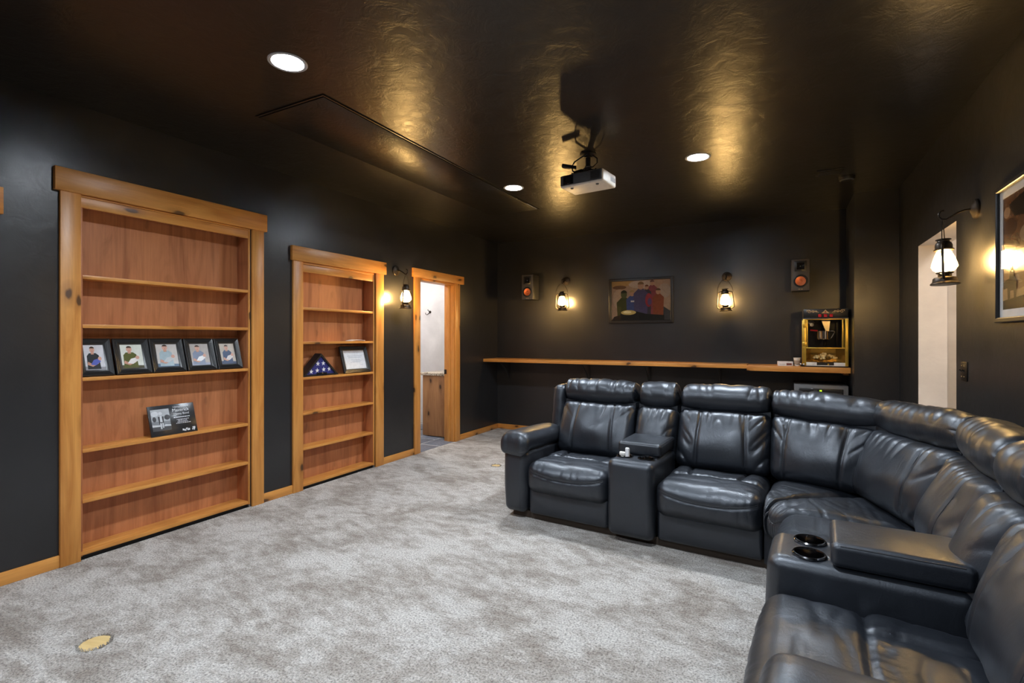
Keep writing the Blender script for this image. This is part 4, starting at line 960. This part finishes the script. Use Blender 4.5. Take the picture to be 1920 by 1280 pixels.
def console(parent, fr, a0, a1, seed):
    c, hw = (a0 + a1) / 2, (a1 - a0) / 2 - 0.004
    hy, hz = 0.30, 0.25
    def deform(p, n):
        q = p.copy(); q.y -= max(0, -n.y) * 0.012 * (1 - (p.x / hw) ** 4) * (1 - (p.z / hz) ** 2)
        q += n * 0.002 * noise.noise(Vector((p.x * 9, p.z * 6 + p.y * 5, seed))); return q
    o, place = cushion('console', hw, hy, hz, 0.045, (12, 16, 12), deform, lambda p: Vector(fr(c + p.x, 0.29 + p.y, 0.290 + p.z)), parent)
    cuts = []
    cups = [(c - 0.073, 0.124), (c + 0.073, 0.124)]
    for a, b in cups:
        x, y, _ = fr(a, b, 0); cuts.append(MB().lathe([(0.047, 0.45), (0.047, 0.60)], 32, Matrix.Translation((x, y, 0))).obj('cutter', M_LEATHER, parent))
    bpy.context.view_layer.update(); bake_boolean(o, cuts)
    for a, b in cups:
        x, y, _ = fr(a, b, 0); T = Matrix.Translation((x, y, 0))
        h = MB().lathe([(0.056, 0.539), (0.057, 0.545), (0.053, 0.549), (0.048, 0.548), (0.046, 0.542), (0.045, 0.475), (0.0005, 0.474)], 36, T, cap=False).obj('cup_holder', M_DKCHROME, o)
        MB().lathe([(0.0445, 0.4755), (0.0440, 0.505), (0.0437, 0.515)], 36, T, cap=False).obj('cup_liner', M_BLACKGLOSS, h)
    # padded lid
    lx, ly, lz = hw - 0.006, 0.195, 0.042
    def ld(p, n):
        q = p.copy(); q.z += max(0, n.z) * 0.012 * (1 - (p.x / lx) ** 2) * (1 - (p.y / ly) ** 2) + max(0, n.z) * 0.002 * noise.noise(Vector((p.x * 12, p.y * 12, seed + 4))); return q
    l, lp = cushion('console_lid', lx, ly, lz, 0.022, (12, 16, 3), ld, lambda p: Vector(fr(c + p.x, 0.385 + p.y, 0.582 + p.z)), o)
    e = 0.004
    ring = [(-lx + e, -ly + 0.03 + (2 * ly - 0.06) * k / 12, lz - 0.006) for k in range(13)]
    seam('seam', lp, ring, l, 0.0022); seam('seam', lp, [(-p[0], p[1], p[2]) for p in ring], l, 0.0022)
    seam('seam', lp, [(-lx + 0.03 + (2 * lx - 0.06) * k / 10, -ly + e, lz - 0.006) for k in range(11)], l, 0.0022)
def armrest(parent, fr, a0, a1, seed, outer):
    c, hw = (a0 + a1) / 2, (a1 - a0) / 2
    hy, hz = 0.44, 0.235
    def d1(p, n):
        q = p.copy(); q.y -= max(0, -n.y) * 0.018 * (1 - (p.x / hw) ** 4) * (1 - ((p.z + 0.02) / hz) ** 2)
        q.x += n.x * 0.012 * (1 - (p.z / hz) ** 2) * (1 - (p.y / hy) ** 4); q.x *= 1 - 0.10 * smooth01(-p.z / hz); return q
    o, _ = cushion('armrest', hw, hy, hz, 0.05, (8, 16, 10), d1, lambda p: Vector(fr(c + p.x, 0.455 + p.y, 0.280 + p.z)), parent)
    px, py, pz = hw + 0.018, 0.325, 0.062
    def d2(p, n):
        u, v = p.x / px, p.y / py; q = p.copy()
        q.z += max(0, n.z) * 0.022 * (1 - u * u)
        q.z -= 0.035 * smooth01((-v - 0.72) / 0.28) * (0.4 + 0.6 * max(0, 1 - p.z / pz))          # front rolls down
        q.z -= 0.05 * smooth01((-v - 0.80) / 0.2) * smooth01((u * outer + 0.2)) * max(0, -p.z / pz) * -0.4
        q += n * (0.004 * noise.noise(Vector((p.x * 10, p.y * 8, seed))) - 0.004 * ridged(p.x * 20, p.y * 5, seed) ** 4 * smooth01((-v - 0.5) / 0.5))
        return q
    l, lp = cushion('arm_pad', px, py, pz, 0.052, (10, 24, 4), d2, lambda p: Vector(fr(c + p.x, 0.300 + p.y, 0.555 + p.z - 0.012 * (p.y / py))), o)
    seam('seam', lp, [(px * k / 10, -py, -pz * 0.35) for k in range(-8, 9)], l, 0.0024)
    seam('seam', lp, [(px * outer, py * k / 12, -pz * 0.35) for k in range(-10, 11)], l, 0.0024)
def wing(parent, fr, a0, a1, seed):
    """upright side of the end backrest"""
    hx, hy, hz = (a1 - a0) / 2, 0.13, 0.245
    def d(p, n):
        q = p.copy(); q += n * (0.006 * (1 - (p.z / hz) ** 2) - 0.004 * ridged(p.x * 9, p.z * 11, seed) ** 3); return q
    cushion('back_wing', hx, hy, hz, 0.045, (4, 8, 14), d, lambda p: Vector(fr((a0 + a1) / 2 + p.x, 0.700 + p.y + 0.20 * (p.z + hz) * 0.75, 0.705 + p.z)), parent)

# left run
armrest(SOFA, FL, -1.770, -1.565, 1, -1)
wing(SOFA, FL, -1.66, -1.555, 2)
seat(SOFA, [(-1.560, -0.005), (-0.944, -0.005), (-0.944, 0.60), (-1.560, 0.60)], 3)
footrest(SOFA, FL, -1.562, -0.942, 3)
back_set(SOFA, FL, -1.570, -0.942, 4)
console(SOFA, FL, -0.940, -0.622, 5)
back_set(SOFA, FL, -0.938, -0.624, 6, seams=(), z=(0.0, 0.0), puff=0.035)
seat(SOFA, [(-0.618, -0.005), (-0.004, -0.005), (-0.004, 0.60), (-0.618, 0.60)], 7)
footrest(SOFA, FL, -0.620, -0.002, 7)
back_set(SOFA, FL, -0.620, -0.002, 8)
# corner wedge
DI, DS, DB0, DB1, DH0, DH1 = (0.030, -0.055), (0.55, 0.49), (0.500, 0.440), (0.610, 0.550), (0.610, 0.550), (0.645, 0.585)
seat(SOFA, [(0.002, -0.002), DI, DS, (0.002, 0.60)], 9, panels=False)
seat(SOFA, [DI, (CX - 0.004, -CY + 0.002), (CX + 0.60, -CY + 0.002), DS], 10, panels=False)
def footwedge():
    mb = MB(); pts = [(0.0, 0.045), (0.055, -0.02), (CX + 0.045, -CY)]
    mb.quads([(p[0], p[1], z) for z in (0.045, 0.24) for p in pts], [[0, 1, 4, 3], [1, 2, 5, 4]])
    mb.obj('front_panel', M_LEATHER, SOFA)
footwedge()
Z3 = lambda p, z: (p[0], p[1], z)
back_cushion(SOFA, Z3((0.004, B0[0]), B0[1]), Z3(DB0, B0[1]), Z3(DB1, B1[1] - 0.02), Z3((0.004, B1[0]), B1[1]), 21, seams=(-0.62, 0.52))
head_roll(SOFA, Z3((0.004, H0[0]), H0[1]), Z3(DH0, H0[1] - 0.02), Z3(DH1, H1[1] - 0.03), Z3((0.004, H1[0]), H1[1] - 0.008), 22)
band(SOFA, (0.012, 0.665, 0), (DB1[0] - 0.05, DB1[1] - 0.055, 0), 0.765, 0.825, 0)
back_cushion(SOFA, Z3(DB0, B0[1]), Z3((CX + B0R[0], -CY + 0.004), B0[1]), Z3((CX + B1R[0], -CY + 0.004), B1[1]), Z3(DB1, B1[1] - 0.02), 23, seams=(0.55,))
head_roll(SOFA, Z3(DH0, H0[1] - 0.02), Z3((CX + H0R[0], -CY + 0.004), H0[1]), Z3((CX + H1R[0], -CY + 0.004), H1[1]), Z3(DH1, H1[1] - 0.03), 24)
band(SOFA, (DB1[0] - 0.055, DB1[1] - 0.05, 0), (CX + 0.705, -CY + 0.01, 0), 0.765, 0.825, 0)
# right run
def sq(a0, a1): return [FR(a0, -0.005, 0)[:2], FR(a1, -0.005, 0)[:2], FR(a1, 0.64, 0)[:2], FR(a0, 0.64, 0)[:2]]
seat(SOFA, sq(0.002, 0.616), 31)
footrest(SOFA, FR, 0.002, 0.618, 31)
back_set(SOFA, FR, 0.002, 0.618, 32, prof=PROF_R)
console(SOFA, FR, 0.622, 0.940, 33)
back_set(SOFA, FR, 0.624, 0.938, 34, seams=(), puff=0.04, prof=PROF_R)
seat(SOFA, sq(0.944, 1.690), 35)
footrest(SOFA, FR, 0.942, 1.692, 35)
back_set(SOFA, FR, 0.942, 1.700, 36, prof=PROF_R)
armrest(SOFA, lambda a, b, z: FR(a, b + 0.065, z), 1.705, 1.910, 37, 1)
wing(SOFA, FR, 1.695, 1.80, 38)
# outer backs and base
def slab(name, pts0, th, z0, z1, mat):
    """wall along a polyline, thickness to the outside"""
    a, b = Vector((*pts0[0], 0)), Vector((*pts0[1], 0)); d = (b - a).normalized(); nn = Vector((-d.y, d.x, 0)) * th
    vs = [(p.x, p.y, z) for z in (z0, z1) for p in (a, b, b + nn, a + nn)]
    MB().quads(vs, [[0, 1, 2, 3], [4, 5, 6, 7], [0, 1, 5, 4], [1, 2, 6, 5], [2, 3, 7, 6], [3, 0, 4, 7]]).obj(name, mat, SOFA, smooth=0)
slab('outer_back', ((-1.74, 0.80), (0.0, 0.80)), 0.07, 0.05, 0.90, M_LEATHER)
slab('outer_back', ((0.0, 0.80), (0.67, 0.61)), 0.07, 0.05, 0.88, M_LEATHER)
slab('outer_back', ((0.67, 0.61), (CX + 0.84, -CY)), 0.045, 0.05, 0.88, M_LEATHER)
slab('outer_back', ((CX + 0.84, -CY), (CX + 0.84, -CY - 1.88)), 0.045, 0.05, 0.90, M_LEATHER)
M_BASE = plain('brown_base_frame', (0.055, 0.038, 0.026), 0.7)
MB().box(-1.72, 0.02, 0.09, 0.78, 0.0, 0.05).box(CX + 0.09, CX + 0.78, -CY - 1.86, -CY, 0.0, 0.05).prism([(0.0, 0.09), (CX + 0.09, -CY), (CX + 0.78, -CY), (0.62, 0.55), (0.0, 0.78)], 0.0, 0.05, 'xy').obj('base_frame', M_BASE, SOFA, smooth=0)

# remote-like white pieces in the cup holder of the far console
def sofa_pt(x, y): c, s = math.cos(R(-3.5)), math.sin(R(-3.5)); return (-0.09 + c * x - s * y, 3.20 + s * x + c * y)
x, y = sofa_pt(-0.854, 0.124)
t = thing('earbud_case', 'two small white plastic pieces standing in the left cup holder', 'gadget', (x, y, 0.476), -10)
MB().box(0.003, 0.031, -0.010, 0.010, 0.0, 0.125, 0.008, 4).obj('upright_piece', M_PAPER, t)
MB().box(-0.040, 0.002, -0.011, 0.011, 0.066, 0.094, 0.009, 4).obj('lying_piece', M_PWHITE, t)
MB().box(-0.030, -0.008, -0.008, 0.008, 0.0, 0.067, 0.004).obj('stem', M_PWHITE, t)
